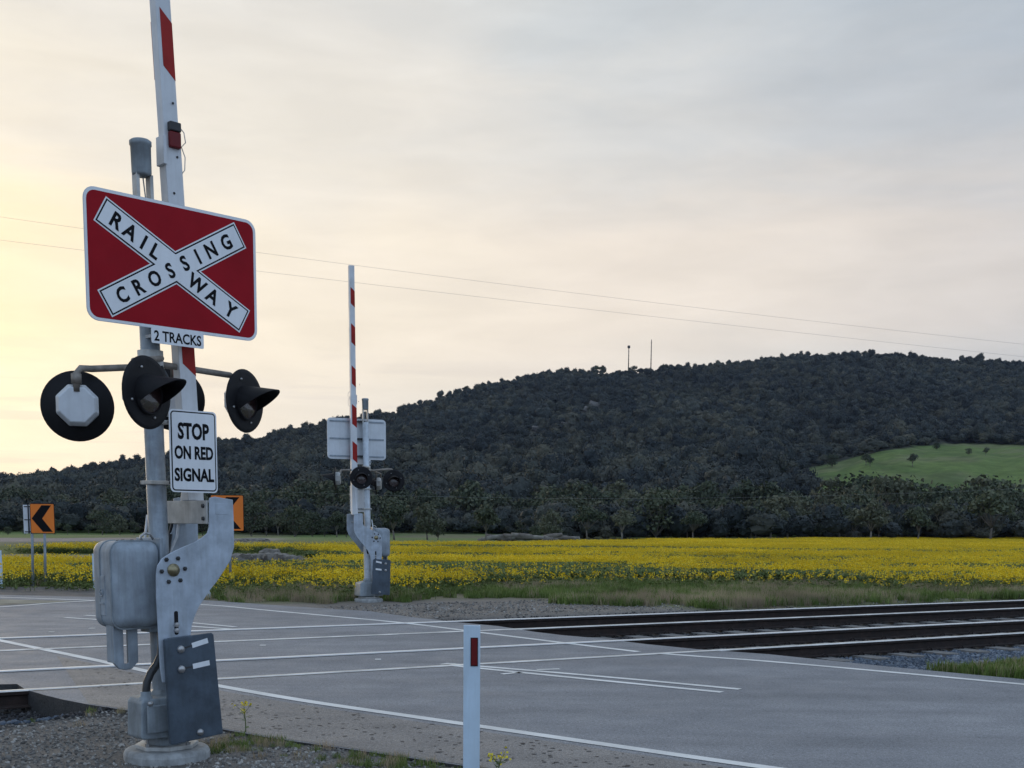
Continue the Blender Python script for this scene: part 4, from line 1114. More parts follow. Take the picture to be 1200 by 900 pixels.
# ------------------------------------------------------------------ boom gate mast
def build_mast(loc, rz, label, back=False):
    t0 = thing('boom_gate_mast', label, 'railway signal', loc, rz, 'boom gate masts at the level crossing')
    # footing and base
    MB().lathe((0, 0, -.25), (0, 0, 1), [(0, .285), (.27, .285), (.295, .275), (.305, .25), (.305, .001)], 40, sm=False).build('footing', M['conc'], t0, .008)
    MB().slab([(.21*math.cos(R(a)), .21*math.sin(R(a))) for a in (22, 68, 112, 158, 202, 248, 292, 338)], .056, .085).build('base_flange', M['galv_pale'], t0, .006)
    for a in (0, 90, 180, 270):
        MB().lathe((.185*math.cos(R(a+20)), .185*math.sin(R(a+20)), .085), (0, 0, 1), [(0, .016), (.02, .016), (.02, .008), (.05, .008), (.05, .0005)], 6, sm=False).build('anchor_bolt', M['bolt'], t0)
    ped = MB(); ped.rings([[(.13*math.cos(R(a))*k, .13*math.sin(R(a))*k, z) for a in range(0, 360, 45)] for k, z in ((1.15, .085), (1.1, .13), (1.0, .16), (.92, .42), (.62, .47))], sm=False)
    ped.build('pedestal', M['jbox'], t0, .006)
    jb = MB(); jb.rings([[(u, y, z) for u, y in ((-.27*a, -.17), (-.10, -.20), (.02, -.20), (.02, .06), (-.12, .09), (-.27*a, .03))] for a, z in ((.96, .155), (1.0, .17), (.97, .40), (.90, .425))], sm=False)
    j = jb.build('junction_box', M['jbox'], t0, .012, 3)
    MB().box((-.245, -.215, .20), (-.05, -.200, .385)).build('box_lid', M['jbox'], j, .01, 3)
    for (u, z) in ((-.085, .215), (-.225, .40)):
        MB().lathe((u, -.215, z), (0, -1, 0), [(0, .018), (.01, .018), (.014, .009), (.02, .0005)], 8).build('lid_bolt', M['bolt'], j)
    gh = L(171.5, 812, .14)
    MB().lathe((gh[0], -.13, .41), (0, 0, 1), [(0, .045), (.03, .045), (.03, .035), (gh[1]-.40, .035), (gh[1]-.40, .001)], 14).build('hose_gland', M['jbox'], t0)
    MB().tube([(gh[0], -.13, gh[1]-.03)]+[(L(px, py, .14)[0], -.135, L(px, py, .14)[1]) for px, py in ((171.5, 812), (172.5, 800), (177, 789), (184, 779), (189, 768), (190, 752))]+[(-.06, -.05, .95)], .026, 12).build('cable_hose', M['rubber'], t0)
    # pole
    ptop = 3.54
    tl = (.05 if back else -.062)/3.6
    pu = lambda z: tl*(z-.4)
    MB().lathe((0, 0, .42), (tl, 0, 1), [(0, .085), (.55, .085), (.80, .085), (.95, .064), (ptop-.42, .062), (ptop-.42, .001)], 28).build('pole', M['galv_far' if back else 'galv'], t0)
    # top cap on a fork
    z1 = ptop+.245
    MB().lathe((pu(z1)-.005, 0, z1), (tl, 0, 1), [(.0, .001), (.0, .056), (.015, .062), (.18, .064), (.185, .069), (.21, .069), (.22, .055), (.225, .001)], 24).build('top_cap', M['jbox'], t0)
    fk = MB()
    for sg in (-1, 1): fk.prism([(pu(ptop)+sg*.058, ptop-.03), (pu(ptop)+sg*.036, ptop-.03), (pu(z1)+sg*.036, z1+.01), (pu(z1)+sg*.058, z1+.01)], .03, -.03)
    fk.tube([(pu(ptop)+.005, 0, ptop-.02), (pu(ptop)+.012, 0, ptop+.12), (pu(z1), 0, ptop+.26)], .005, 6)
    fk.build('cap_fork', M['galv_pale'], t0)
    # ---- railway crossing target board
    wv = .14
    cq = [L(96.8, 216.1, wv), L(297.5, 258.6, wv), L(303, 399.8, wv), L(101.7, 375.3, wv)]
    c, W, H, an = quad_axes(cq)
    def loc2(px, py, w_=wv): return L(px, py, w_)
    u0, u1, z0, z1_ = c[0]-W/2, c[0]+W/2, c[1]-H/2, c[1]+H/2
    board = MB(); board.prism(rrect(u0, z0, u1, z1_, .075), wv, wv-.004)
    bd = board.build('crossing_sign', M['alu'], t0)
    if back: bd.location.x = .10
    MB().prism(rrect(u0+.004, z0+.004, u1-.004, z1_-.004, .072), wv+.0012, wv+.0002).build('sign_border', M['white'], bd)
    MB().prism(rrect(u0+.020, z0+.020, u1-.020, z1_-.020, .058), wv+.0024, wv+.0014).build('red_field', M['red'], bd)
    for zz in (z0+.06, (z0+z1_)/2, z1_-.06):
        r_ = MB().box((u0+.05, -wv+.004, zz-.014), (u1-.05, -wv+.022, zz+.014)).build('stiffening_rail', M['galv'], bd)
        MB().box((-.075, -wv+.022, zz-.018), (.075, -.055, zz+.018)).build('pole_clamp', M['dark'], bd)
    # crossbuck: two bars as one X outline, inset three times
    cx = lambda x, y: L(80+x/3.4625, 150+y/3.4625, wv)
    A = [np.array(cx(*p)) for p in ((152, 275), (737, 740), (693, 832), (100, 375))]     # RAIL WAY bar: TL TR BR BL
    B = [np.array(cx(*p)) for p in ((670, 380), (722, 490), (182, 770), (112, 655))]
    def bar(q):
        q = np.array(q); return q
    def axis_of(e0, e1, f0, f1):
        a = (e0+e1)/2; b = (f0+f1)/2; return a, b, (np.linalg.norm(e0-e1)+np.linalg.norm(f0-f1))/2
    a0, a1, wa = axis_of(A[0], A[3], A[1], A[2]); b0, b1, wb = axis_of(B[3], B[2], B[0], B[1])
    wbar = (wa+wb)/2*.96
    def xpoly(ins):
        def rect(a, b):
            d = (b-a)/np.linalg.norm(b-a); nn = np.array([-d[1], d[0]]); a = a+d*ins; b = b-d*ins; h = wbar/2-ins
            return a, b, d, nn, h
        a, b, d1, n1_, h = rect(a0, a1); c_, e_, d2, n2_, _ = rect(b0, b1)
        def inter(s1_, s2_):   # line of bar A offset s1*h with bar B offset s2*h
            Mx = np.array([[d1[0], -d2[0]], [d1[1], -d2[1]]]); rhs = (c_+n2_*s2_*h)-(a+n1_*s1_*h); tt = np.linalg.solve(Mx, rhs); return a+n1_*s1_*h+d1*tt[0]
        # A runs upper-left -> lower-right; B lower-left -> upper-right
        return [tuple(p) for p in (a+n1_*h, inter(1, 1), e_+n2_*h, e_-n2_*h, inter(1, -1), b+n1_*h, b-n1_*h, inter(-1, -1), c_-n2_*h, c_+n2_*h, inter(-1, 1), a-n1_*h)], math.atan2(d1[1], d1[0]), math.atan2(d2[1], d2[0])
    p0, aA, aB = xpoly(0)
    MB().prism(p0, wv+.0040, wv+.0026).build('crossbuck_edge', M['white'], bd)
    MB().prism(xpoly(.009)[0], wv+.0054, wv+.0042).build('crossbuck_outline', M['ink'], bd)
    MB().prism(xpoly(.018)[0], wv+.0068, wv+.0056).build('crossbuck_face', M['white'], bd)
    CAP = .098
    def along(o_, d_, n_, p):   # project a measured letter centre on the bar axis
        p = np.array(p); return o_+d_*np.dot(p-o_, d_)
    dA = np.array([math.cos(aA), math.sin(aA)]); dB = np.array([math.cos(aB), math.sin(aB)])
    for ch, p in zip('RAILWAY', ((195, 380), (249, 423), (303, 467), (350, 506), (523, 628), (583, 683), (655, 742))):
        q = along((a0+a1)/2, dA, None, cx(*p)); let = MB(); put_glyph(let, ch, q[0], q[1], wv+.007, .14, aA, .0045, .92, CAP); let.build('letter', M['ink'], bd, fix=False)
    for ch, p in zip('CROSSING', ((218, 679), (285, 645), (348, 611), (412, 580), (470, 549), (524, 524), (578, 500), (639, 467))):
        q = along((b0+b1)/2, dB, None, cx(*p)); let = MB(); put_glyph(let, ch, q[0], q[1], wv+.007, .14, aB, .0045, .86, CAP); let.build('letter', M['ink'], bd, fix=False)
    # ---- 2 TRACKS plate
    wt = .15
    c, W, H, an = quad_axes([L(177, 383.5, wt), L(238.5, 391.5, wt), L(239, 408.5, wt), L(178, 402, wt)])
    tp_ = MB().prism(rrect(c[0]-W/2, c[1]-H/2, c[0]+W/2, c[1]+H/2, .008, 2), wt, wt-.004).build('track_count_sign', M['white'], t0)
    l2 = MB(); put_glyph(l2, '2 TRACKS', c[0], c[1], wt, .1, 0, .0022, 1.0, H*.70); 
    vs = l2.v; w_now = max(v[0] for v in vs)-min(v[0] for v in vs); kx = W*.90/w_now
    l2.v = [((v[0]-c[0])*kx+c[0], v[1], v[2]) for v in vs]
    l2.build('lettering', M['ink'], tp_, fix=False)
    MB().box((c[0]-W/2+.01, -wt+.004, c[1]-.01), (.03, -.05, c[1]+.01)).build('plate_bracket', M['galv'], tp_)
    # ---- STOP ON RED SIGNAL
    ws = .22
    c, W, H, an = quad_axes([L(196.5, 479.2, ws), L(251.8, 482.6, ws), L(256.8, 578, ws), L(201.5, 576.5, ws)])
    sp_ = MB().prism(rrect(c[0]-W/2, c[1]-H/2, c[0]+W/2, c[1]+H/2, .03), ws, ws-.004).build('stop_sign_plate', M['white'], t0)
    mi = .010
    MB().prism(rrect(c[0]-W/2+mi, c[1]-H/2+mi, c[0]+W/2-mi, c[1]+H/2-mi, .024), ws+.0012, ws+.0002).build('black_border', M['ink'], sp_)
    mi = .018
    MB().prism(rrect(c[0]-W/2+mi, c[1]-H/2+mi, c[0]+W/2-mi, c[1]+H/2-mi, .017), ws+.0024, ws+.0014).build('white_face', M['white'], sp_)
    for txt, fz, fw, hh in (('STOP', .245, .66, .205), ('ON RED', -.015, .82, .165), ('SIGNAL', -.285, .84, .165)):
        one = MB(); put_glyph(one, txt, c[0], c[1]+fz*H, ws+.0026, .1, 0, .0038, 1, hh*H)
        w_now = max(v[0] for v in one.v)-min(v[0] for v in one.v); kx = W*fw/w_now; l3 = MB()
        b = l3.addv([((v[0]-c[0])*kx+c[0], v[1], v[2]) for v in one.v])
        for f in one.f: l3.face([b+i for i in f])
        l3.build('word', M['ink'], sp_, fix=False)
    for zz in (c[1]+H*.36, c[1]-H*.38):
        MB().box((pu(zz)-.075, -.075, zz-.013), (pu(zz)+.075, .075, zz+.013)).build('pole_strap', M['galv_pale'], sp_, .004)
        MB().box((.03, -ws+.004, zz-.010), (.055, -.06, zz+.010)).build('strap_arm', M['dark'], sp_)
        MB().box((c[0]-W/2+.03, -ws+.004, zz-.012), (c[0]+W/2-.03, -ws+.018, zz+.012)).build('plate_rail', M['galv'], sp_)
    # ---- lamps: pipe cross-arms and four round target boards
    zl = L(180, 430, 0)[1]
    uL, zL_ = L(91, 476, .0); uR, zR_ = L(287, 470, .0)
    uM, zM_ = L(172, 460, .55); uB, zB_ = L(190 if back else 203, 468, -.45)
    if back: zL_ += .11
    face = R(22.5)       # front lamps are turned this far towards the approach (local frame)
    def lampdir(az):   # world azimuth (from +Y towards +X) into the frame of this mast
        v = Vector((math.sin(R(az)), math.cos(R(az)), 0)); v.rotate(Matrix.Rotation(-rz, 3, 'Z')); return v.normalized()
    dF = lampdir(268 if back else 112)
    # direction of the rear lamps: away from the near viewer
    dB_ = lampdir(168 if back else -19)
    def lamp(u, w_, z, d, nm):
        c0 = Vector((u, -w_, z)); side = Vector((0, 0, 1)).cross(d).normalized()
        lp = MB().lathe(c0, d, [(-.006, .001), (-.006, .215), (0, .219), (.006, .215), (.008, .19), (.008, .001)], 44).build('signal_lamp', M['black'], t0)
        tag(lp, nm)
        # octagonal housing behind
        oc = MB(); ring = lambda r, dd: [c0+d*dd+(side*math.cos(R(22.5+45*k))+Vector((0, 0, 1))*math.sin(R(22.5+45*k)))*r for k in range(8)]
        oc.rings([ring(.135, -.008), ring(.135, -.07), ring(.115, -.10)], sm=False); oc.build('lamp_housing', M['galv_pale' if back else 'alu'], lp, .006)
        # lens with rim
        MB().lathe(c0+Vector((0, 0, -.015)), d, [(.009, .112), (.022, .112), (.024, .100), (.030, .075), (.034, .04), (.035, .001)], 28).build('lens', M['lens'], lp)
        MB().lathe(c0+Vector((0, 0, -.015)), d, [(.009, .118), (.030, .118), (.030, .106), (.012, .106)], 28).build('lens_rim', M['black'], lp)
        # tunnel hood, long on top
        hd = MB(); n_ = 22; inner = []; outer = []
        cc = c0+Vector((0, 0, -.015))
        ra = []; rb = []; rc = []; rd = []
        for k in range(n_+1):
            a = R(-22+224*k/n_); dirv = side*math.cos(a)+Vector((0, 0, 1))*math.sin(a)
            ln = .275*(0.12+0.88*max(0, (math.sin(a)+.38)/1.38))
            drop = Vector((0, 0, -1))*ln*.10
            ra.append(cc+dirv*.122+d*.008); rb.append(cc+dirv*.112+d*ln+drop); rc.append(cc+dirv*.107+d*ln+drop); rd.append(cc+dirv*.117+d*.008)
        for r1, r2 in ((ra, rb), (rb, rc), (rc, rd)):
            ka = hd.addv(r1); kb = hd.addv(r2)
            for k in range(n_): hd.face([ka+k, ka+k+1, kb+k+1, kb+k], 0, True)
        hd.build('hood', M['black'], lp, fix=False)
        for a in range(20, 380, 90):
            pb = c0+(side*math.cos(R(a))+Vector((0, 0, 1))*math.sin(R(a)))*.155; MB().lathe(pb, d, [(.006, .008), (.016, .008), (.017, .001)], 6).build('screw', M['bolt'], lp)
        return lp
    lamp(uL, 0, zL_, dB_, 'round black signal lamp turned away, white octagonal housing showing')
    lamp(uR, 0, zR_, dF, 'outer round black signal lamp with hood pointing to the approach')
    lamp(uM, .55, zM_, dF, 'forward round black signal lamp with long hood')
    lamp(uB, -.45, zB_, dB_, 'rear round black signal lamp behind the boom')
    arm = MB()
    bL = Vector((uL, 0, zL_))-dB_*.09; bR = Vector((uR, 0, zR_))-dF*.09; bM = Vector((uM, -.55, zM_))-dF*.09; bB = Vector((uB, .45, zB_))-dB_*.09
    def elbow(base, h):
        return [base+Vector((0, 0, .10)), base+Vector((0, 0, h-.05))]
    arm.tube([bL+Vector((0, 0, .08)), bL+Vector((0, 0, .19)), bL+Vector((.03, 0, .225)), bL+Vector((.10, 0, .228)), Vector((-.03, -.02, zl-.0)), Vector((.0, 0, zl+.02)), Vector((.06, 0, zl+.02)), Vector((bR.x-.08, 0, zl+.0)), Vector((bR.x-.03, bR.y*.5, zl-.005)), Vector((bR.x, bR.y, zl-.05)), bR+Vector((0, 0, .06))], .021, 12)
    for q in (bL+Vector((0, 0, .16)), bR+Vector((0, 0, .10))): arm.lathe(q, (0, 0, 1), [(-.03, .001), (-.03, .031), (.03, .031), (.03, .001)], 12)
    arm.tube([bM+Vector((0, 0, .07)), bM+Vector((0, 0, .17)), bM+Vector((.03, .06, .20)), Vector((0, -.07, zl+.05)), Vector((0, .07, zl+.05)), Vector((bB.x*.8, bB.y*.9, zl+.06)), bB+Vector((0, 0, .20)), bB+Vector((0, 0, .08))], .019, 12)
    arm.build('lamp_arm_pipe', M['pipe'], t0)
    MB().lathe((pu(zl), 0, zl-.06), (tl, 0, 1), [(0, .063), (0, .082), (.16, .082), (.16, .063)], 24).build('pipe_clamp', M['galv_pale'], t0)
    MB().tube([(.0, -.07, zl+.0), (.02, -.10, zl-.06), (.05, -.10, zl-.14), (.04, -.07, zl-.24)], .009, 8).build('lamp_cable', M['rubber'], t0)
    # ---- gate mechanism housing
    b0_, b1_ = L(112, 733, -.15)[1], L(150, 634, .15)[1]
    hu0, hu1, hw0, hw1 = -.42, -.085, .175, -.175
    hz0, hz1 = L(150, 738, .175)[1], L(150, 634, .1)[1]
    hs = MB(); hs.box((hu0, -hw0, hz0), (hu1, -hw1, hz1)); h_ = hs.build('mechanism_housing', M['housing'], t0, .075, 6)
    for poly in h_.data.polygons: poly.use_smooth = True
    hm_ = .055
    for k, yy in enumerate((-.118, .03)):
        band = MB()
        pl = rrect(hu0-.006, hz0-.006, hu1+.006, hz1+.006, .082, 8)
        band.prism(pl, -yy+.006, -yy-.006); band.build('housing_seam', M['jbox'], h_, .002)
    MB().prism(rrect(hu1-.012, hz0+.00, hu1+.012, hz1+.02, .006), .165, -.165).build('mounting_flange', M['housing'], h_, .004)
    # raised badge on the outer end cover
    bg_ = MB(); bu = hu0-.004
    bz = (hz0+hz1)/2
    bg_.box((bu, -.035, bz-.20), (bu+.01, .055, bz+.06)); bg_.build('maker_plate', M['housing'], h_, .004)
    bb = MB(); bb.lathe((bu-.001, .01, bz-.05), (-1, 0, 0), [(0, .026), (.004, .026), (.004, .019), (.0, .019)], 20); bb.box((bu-.004, -.006, bz-.085), (bu+.002, .026, bz-.078)); bb.box((bu-.004, -.022, bz-.125), (bu+.002, .042, bz-.112))
    bb.lathe((bu-.001, .01, bz-.05), (-1, 0, 0), [(0, .001), (.004, .012), (.0, .012)], 12); bb.build('raised_emblem', M['badge'], h_)
    # latch on top
    lt = MB(); zt = hz1
    lt.tube([(-.20, -.10, zt-.01), (-.20, -.105, zt+.03), (-.17, -.105, zt+.052), (-.13, -.10, zt+.045), (-.11, -.10, zt+.01)], .009, 8)
    lt.build('hasp_ring', M['bolt'], h_)
    ch = MB()
    for k in range(6):
        a = Vector((-.34+.03*k, -.07-.004*k, zt-.004+.003*(k % 2))); ch.lathe(a, (1, .3*(-1)**k, 0), [(-.016, .006), (-.008, .012), (.008, .012), (.016, .006)], 6)
    ch.build('chain', M['dark'], h_)
    # U guard hanging below the housing
    ug = MB(); gz1 = hz0+.03; gz0 = L(145, 785, .05)[1]
    for (ua, ub, ya, yb) in ((-.375, -.345, -.04, .06), (-.255, -.19, -.09, .03)):
        pass
    ug.prism([(-.365, gz1), (-.365, gz0+.05), (-.33, gz0+.01), (-.285, gz0), (-.24, gz0+.005), (-.195, gz0+.05), (-.195, gz1), (-.265, gz1), (-.265, gz0+.045), (-.295, gz0+.045), (-.295, gz1)], .075, .045)
    ug.v = [(a-.03, b, c) for a, b, c in ug.v]
    ug.prism([(-.395, gz1), (-.395, gz0+.05), (-.375, gz0+.05), (-.375, gz1)], .045, -.03); ug.prism([(-.245, gz1), (-.245, gz0+.06), (-.225, gz0+.06), (-.225, gz1)], .045, -.03)
    ug.build('crank_guard', M['housing'], t0, .006)
    MB().box((-.16, -.11, hz0-.035), (-.06, .02, hz0+.02)).build('hose_outlet', M['jbox'], t0, .008)
    # ---- arm plates either side
    pts_px = [(245.6, 583.5), (252, 582), (273.2, 585.7), (274.2, 612), (274.6, 641), (270, 657), (263, 668.5), (254, 682), (246, 692), (240, 701), (233.5, 711), (228.5, 722), (225, 733), (223.2, 748), (223, 800), (190.5, 800), (188, 785),
              (183.4, 700), (183.2, 674), (184.6, 663), (190, 654.5), (201, 647.5), (214.7, 641), (228, 635.5), (237, 630), (243, 625), (245.2, 618)]
    slot = None
    main = -1 if back else 1
    for sgn, nm in ((1, 'boom_arm_plate'), (-1, 'boom_arm_plate')):
        wa_ = .285*sgn if sgn == main else .20*sgn
        pp = [L(px, py, .285) for px, py in pts_px]
        if sgn != main:
            zcut = L(205, 722, .285)[1]; pp = [(u_, max(z_q, zcut)) for u_, z_q in pp]; pp = [p_ for i_, p_ in enumerate(pp) if i_ == 0 or abs(p_[0]-pp[i_-1][0])+abs(p_[1]-pp[i_-1][1]) > 1e-4]
            pp = [p_ for p_ in pp if not (p_[1] <= zcut+1e-6 and L(192, 722, .285)[0] < p_[0] < L(226, 722, .285)[0])]
        if sgn > 0: o = MB().prism(pp, wa_, wa_-.012).build(nm, M['arm'], t0, .004)
        else: o = MB().prism(pp, wa_+.012, wa_).build(nm, M['arm'], t0, .004)
        cu_, cz_ = L(203, 668, .285)
        face_y = -wa_; dy = -1 if sgn > 0 else 1
        MB().lathe((cu_, face_y, cz_), (0, dy, 0), [(0, .042), (.010, .042), (.012, .028), (.024, .026), (.028, .012), (.030, .001)], 20).build('pivot_hub', M['brass'], o)
        for k in range(6):
            a = R(60*k+5); MB().lathe((cu_+.083*math.cos(a), face_y, cz_+.083*math.sin(a)), (0, dy, 0), [(0, .015), (.008, .015), (.010, .008), (.018, .007), (.018, .001)], 6, sm=False).build('hub_bolt', M['dark'], o)
        if sgn != main: continue
        s1_ = L(206.2, 716, .285); s2_ = L(206.5, 744, .285)
        MB().prism(rrect(s1_[0]-.014, s2_[1]-.0, s1_[0]+.014, s1_[1], .012, 3), (wa_+.0015) if sgn > 0 else (wa_-.0003), (wa_-.001) if sgn > 0 else (wa_-.0015)).build('slot', M['black'], o)
        for zz in (s1_[1]-.09, s2_[1]+.03): MB().lathe((s1_[0], face_y+dy*.001, zz), (0, dy, 0), [(0, .018), (.012, .016), (.014, .001)], 8, sm=False).build('slot_bolt', M['bolt'], o)
        u_a, z_a = L(252, 590, .285); u_b, z_b = L(268, 603, .285)
        MB().prism(rrect(u_a, z_b, u_b, z_a, .008, 3), (wa_+.0022) if sgn > 0 else wa_-.0002, (wa_-.001) if sgn > 0 else (wa_-.0022)).build('raised_pad', M['arm'], o, .002)
        # counterweight plate bolted on the outside
        cw = [(192.5, 750), (194, 748.6), (247, 741.2), (249.5, 743.5), (260.6, 859.5), (201, 873), (199.5, 872)]
        cpoly = [L(px, py, .31) for px, py in cw]
        du = -.20 if back else 0.0
        cpoly = [(a_+du, b_) for a_, b_ in cpoly]
        wo_, wi_ = (.322, .290) if sgn > 0 else (-.290, -.322)
        cwp = MB().prism(cpoly, wo_, wi_).build('counterweight_plate', M['slate'], t0, .008)
        fw = wo_ if sgn > 0 else wi_
        for (x0, y0, x1, y1) in ((225, 756.5, 243.5, 750.5), (226, 781, 245.5, 776.5)):
            a = np.array(L(x0, y0, .322))+[du, 0]; b = np.array(L(x1, y1, .322))+[du, 0]; d = (b-a)/np.linalg.norm(b-a); nn = np.array([-d[1], d[0]])*.017
            w1, w2 = (fw+.0015, fw-.0005) if sgn > 0 else (fw+.0005, fw-.0015)
            MB().prism([tuple(a-nn), tuple(b-nn), tuple(b+nn), tuple(a+nn)], w1, w2).build('slot_insert', M['white'], cwp)
            hb = a-d*.085
            MB().lathe((hb[0], -fw, hb[1]), (0, dy, 0), [(0, .026), (.014, .024), (.020, .014), (.022, .001)], 10).build('slot_bolt', M['bolt'], cwp)
            MB().prism([tuple(hb-nn*.3), tuple(a-nn*.3), tuple(a+nn*.3), tuple(hb+nn*.3)], w1, w2).build('slot_rod', M['dark'], cwp)
        hb = L(234.5, 858, .322); MB().lathe((hb[0]+du, -fw, hb[1]), (0, dy, 0), [(0, .024), (.012, .022), (.02, .001)], 10).build('slot_bolt', M['bolt'], cwp)
    MB().lathe((L(203, 668, .285)[0], -.28, L(203, 668, .285)[1]), (0, 1, 0), [(0, .03), (.56, .03)], 16, cap=True).build('drive_shaft', M['dark'], t0)
    # cross channel that carries the boom between the two arm plates
    uc0 = L(246, 590, .285)[0]; zc0 = L(244, 614, .28)[1]; zc1 = L(244, 586.5, .28)[1]
    chn = MB(); yf, yb_ = -.272, .272
    chn.box((uc0-.02, yf, zc0), (uc0-.008, yb_, zc1)); chn.box((uc0-.008, yf, zc1-.012), (uc0+.09, yb_, zc1)); chn.box((uc0-.008, yf, zc0), (uc0+.09, yb_, zc0+.012))
    chn.build('boom_carrier', M['galv_pale'], t0, .003)
    for zz in (zc0+.035, zc1-.035): MB().lathe((uc0-.02, -.235, zz), (-1, 0, 0), [(0, .016), (.012, .014), (.014, .001)], 6, sm=False).build('carrier_bolt', M['dark'], t0)
    if back: MB().rings([[(u*k, y*k, z) for u, y in ((-.24, -.20), (.24, -.20), (.24, .18), (-.24, .18))] for k, z in ((1.0, .10), (1.0, .14), (.92, .36), (.5, .40))], sm=False).build('base_cabinet', M['jbox'], t0, .01)
    br = MB(); br.prism([(uc0-.02, zc0), (uc0+.0, zc0), (uc0-.02, zc0-.18), (uc0-.09, zc0-.27), (uc0-.09, zc0-.24)], -.20, -.212); br.box((uc0-.02, .195, zc0-.2), (uc0+.0, .215, zc0)); br.build('brace', M['dark'], t0)
    # boom
    bw_, bd_ = .118, .045
    bz0 = zc1+.002
    b_lo = np.array(L(219, 480, .0)); b_hi = np.array(L(187.2, 0, .0)) + 0; dv = (b_hi-b_lo)/np.linalg.norm(b_hi-b_lo)
    top_z = at(411, 313, FAR[1])[2]
    if back: b_lo = np.array([.285, b_lo[1]]); b_hi = np.array([.30, b_hi[1]]); dv = (b_hi-b_lo)/np.linalg.norm(b_hi-b_lo)
    def bp(z): k = (z-b_lo[1])/dv[1]; return b_lo[0]+dv[0]*k
    def seg(z0_, z1_, hw, w0_, w1_, m_, nm, sl0=0.0, sl1=0.0, par=None, ua=-1, ub=1):
        return MB().prism([(bp(z0_)+ua*hw, z0_-sl0*ua*0 + (sl0 if ua < 0 or True else 0)*0), (bp(z0_)+ub*hw, z0_), (bp(z1_)+ub*hw, z1_), (bp(z1_)+ua*hw, z1_)], w0_, w1_).build(nm, m_, par if par else t0, .004)
    zj = L(205, 168, 0)[1]
    boom = seg(bz0, zj, bw_/2, bd_, -bd_, M['boomw'], 'boom')
    seg(zj-.08, top_z, bw_/2-.006, bd_-.006, -bd_+.006, M['boomw'], 'boom_upper_section', par=boom)
    # red bands, cut on the slant
    if not back:
        bands = [(L(219, 441, 0)[1], L(219, 398, 0)[1]), (L(200, 304, 0)[1], L(200, 268, 0)[1]), (L(195, 95, 0)[1], L(190, 27, 0)[1])]
    else:
        zf = lambda y_: at(412, y_, FAR[1])[2]
        bands = [(zf(543), zf(522)), (zf(502), zf(479)), (zf(455), zf(434)), (zf(407), zf(385)), (zf(362), zf(343))]
    z_ = bands[-1][1]+.45
    while z_ < top_z-.3 and not back: bands.append((z_, z_+.36)); z_ += .78
    for (za, zb) in bands:
        up_ = za > zj-.1; hw = bw_/2-.006 if up_ else bw_/2; off = bd_-.006 if up_ else bd_
        for sg in (1, -1):
            fa = 0.075
            lft, rgt = -hw+.022, hw+.0
            if sg > 0: pol = [(bp(za)+lft, za+fa), (bp(za)+rgt, za), (bp(zb)+rgt, zb), (bp(zb)+lft, zb+fa)]
            else: pol = [(bp(za)-rgt, za), (bp(za)-lft, za+fa), (bp(zb)-lft, zb+fa), (bp(zb)-rgt, zb)]
            w0_, w1_ = (off+.0015, off-.001) if sg > 0 else (-off+.001, -off-.0015)
            MB().prism(pol, w0_, w1_).build('red_band', M['red2'], boom)
    # boom lamps
    for zz in ((zj+.05,) if not back else ()):
        MB().box((bp(zz)-.030, -bd_-.035, zz), (bp(zz)+.050, -bd_+.01, zz+.06)).build('boom_lamp', M['lamp'], boom, .008)
        MB().box((bp(zz)-.028, -bd_-.030, zz-.10), (bp(zz)+.050, -bd_+.008, zz)).build('boom_lamp_lens', M['redlamp'], boom, .008)
    zz = zj+.02
    MB().tube([(bp(zz)+.05, -.05, zz+.07), (bp(zz)+.075, -.06, zz+.04), (bp(zz)+.085, -.06, zz-.02), (bp(zz)+.06, -.05, zz-.05), (bp(zz)+.085, -.05, zz-.11), (bp(zz)+.08, -.05, zz-.19), (bp(zz)+.06, -.04, zz-.22)], .0035, 6).build('lamp_wire', M['galv_pale'], boom)
    MB().box((bp(zj)-bw_/2-.012, -bd_-.012, zj-.16), (bp(zj)-bw_/2+.012, bd_+.0, zj+.02)).build('joint_bracket', M['boomw'], boom, .004)
    for (px, py) in ((202.5, 186), (199, 228), (197.5, 123)):
        u_, z_q = L(px+1, py, 0); MB().lathe((u_, -bd_, z_q), (0, -1, 0), [(0, .008), (.006, .007), (.007, .001)], 8).build('boom_bolt', M['dark'], boom)
    # looped cable from pole to boom
    MB().tube([(bp(bz0+.5)-.01, .07, bz0+.55), (bp(bz0)+.0, .12, bz0+.1), (bp(bz0)-.04, .16, bz0-.25), (bp(bz0)-.14, .14, bz0-.42), (-.08, .10, bz0-.36), (-.05, .08, bz0-.1)], .010, 8).build('boom_cable', M['boomw'], t0)
    # actuator rod behind the mast
    MB().tube([(.05, .12, .95), (.10, .14, 1.25), (.14, .14, 1.5)], .018, 8).build('buffer_rod', M['dark'], t0)
    return t0
m1 = build_mast(NEAR, YAW, 'large foreground boom gate mast with red RAILWAY CROSSING board and grey mechanism box')
m2 = build_mast(FAR, YAW+math.pi-R(20), 'smaller boom gate mast beyond the tracks seen from behind, before the yellow field', back=True)

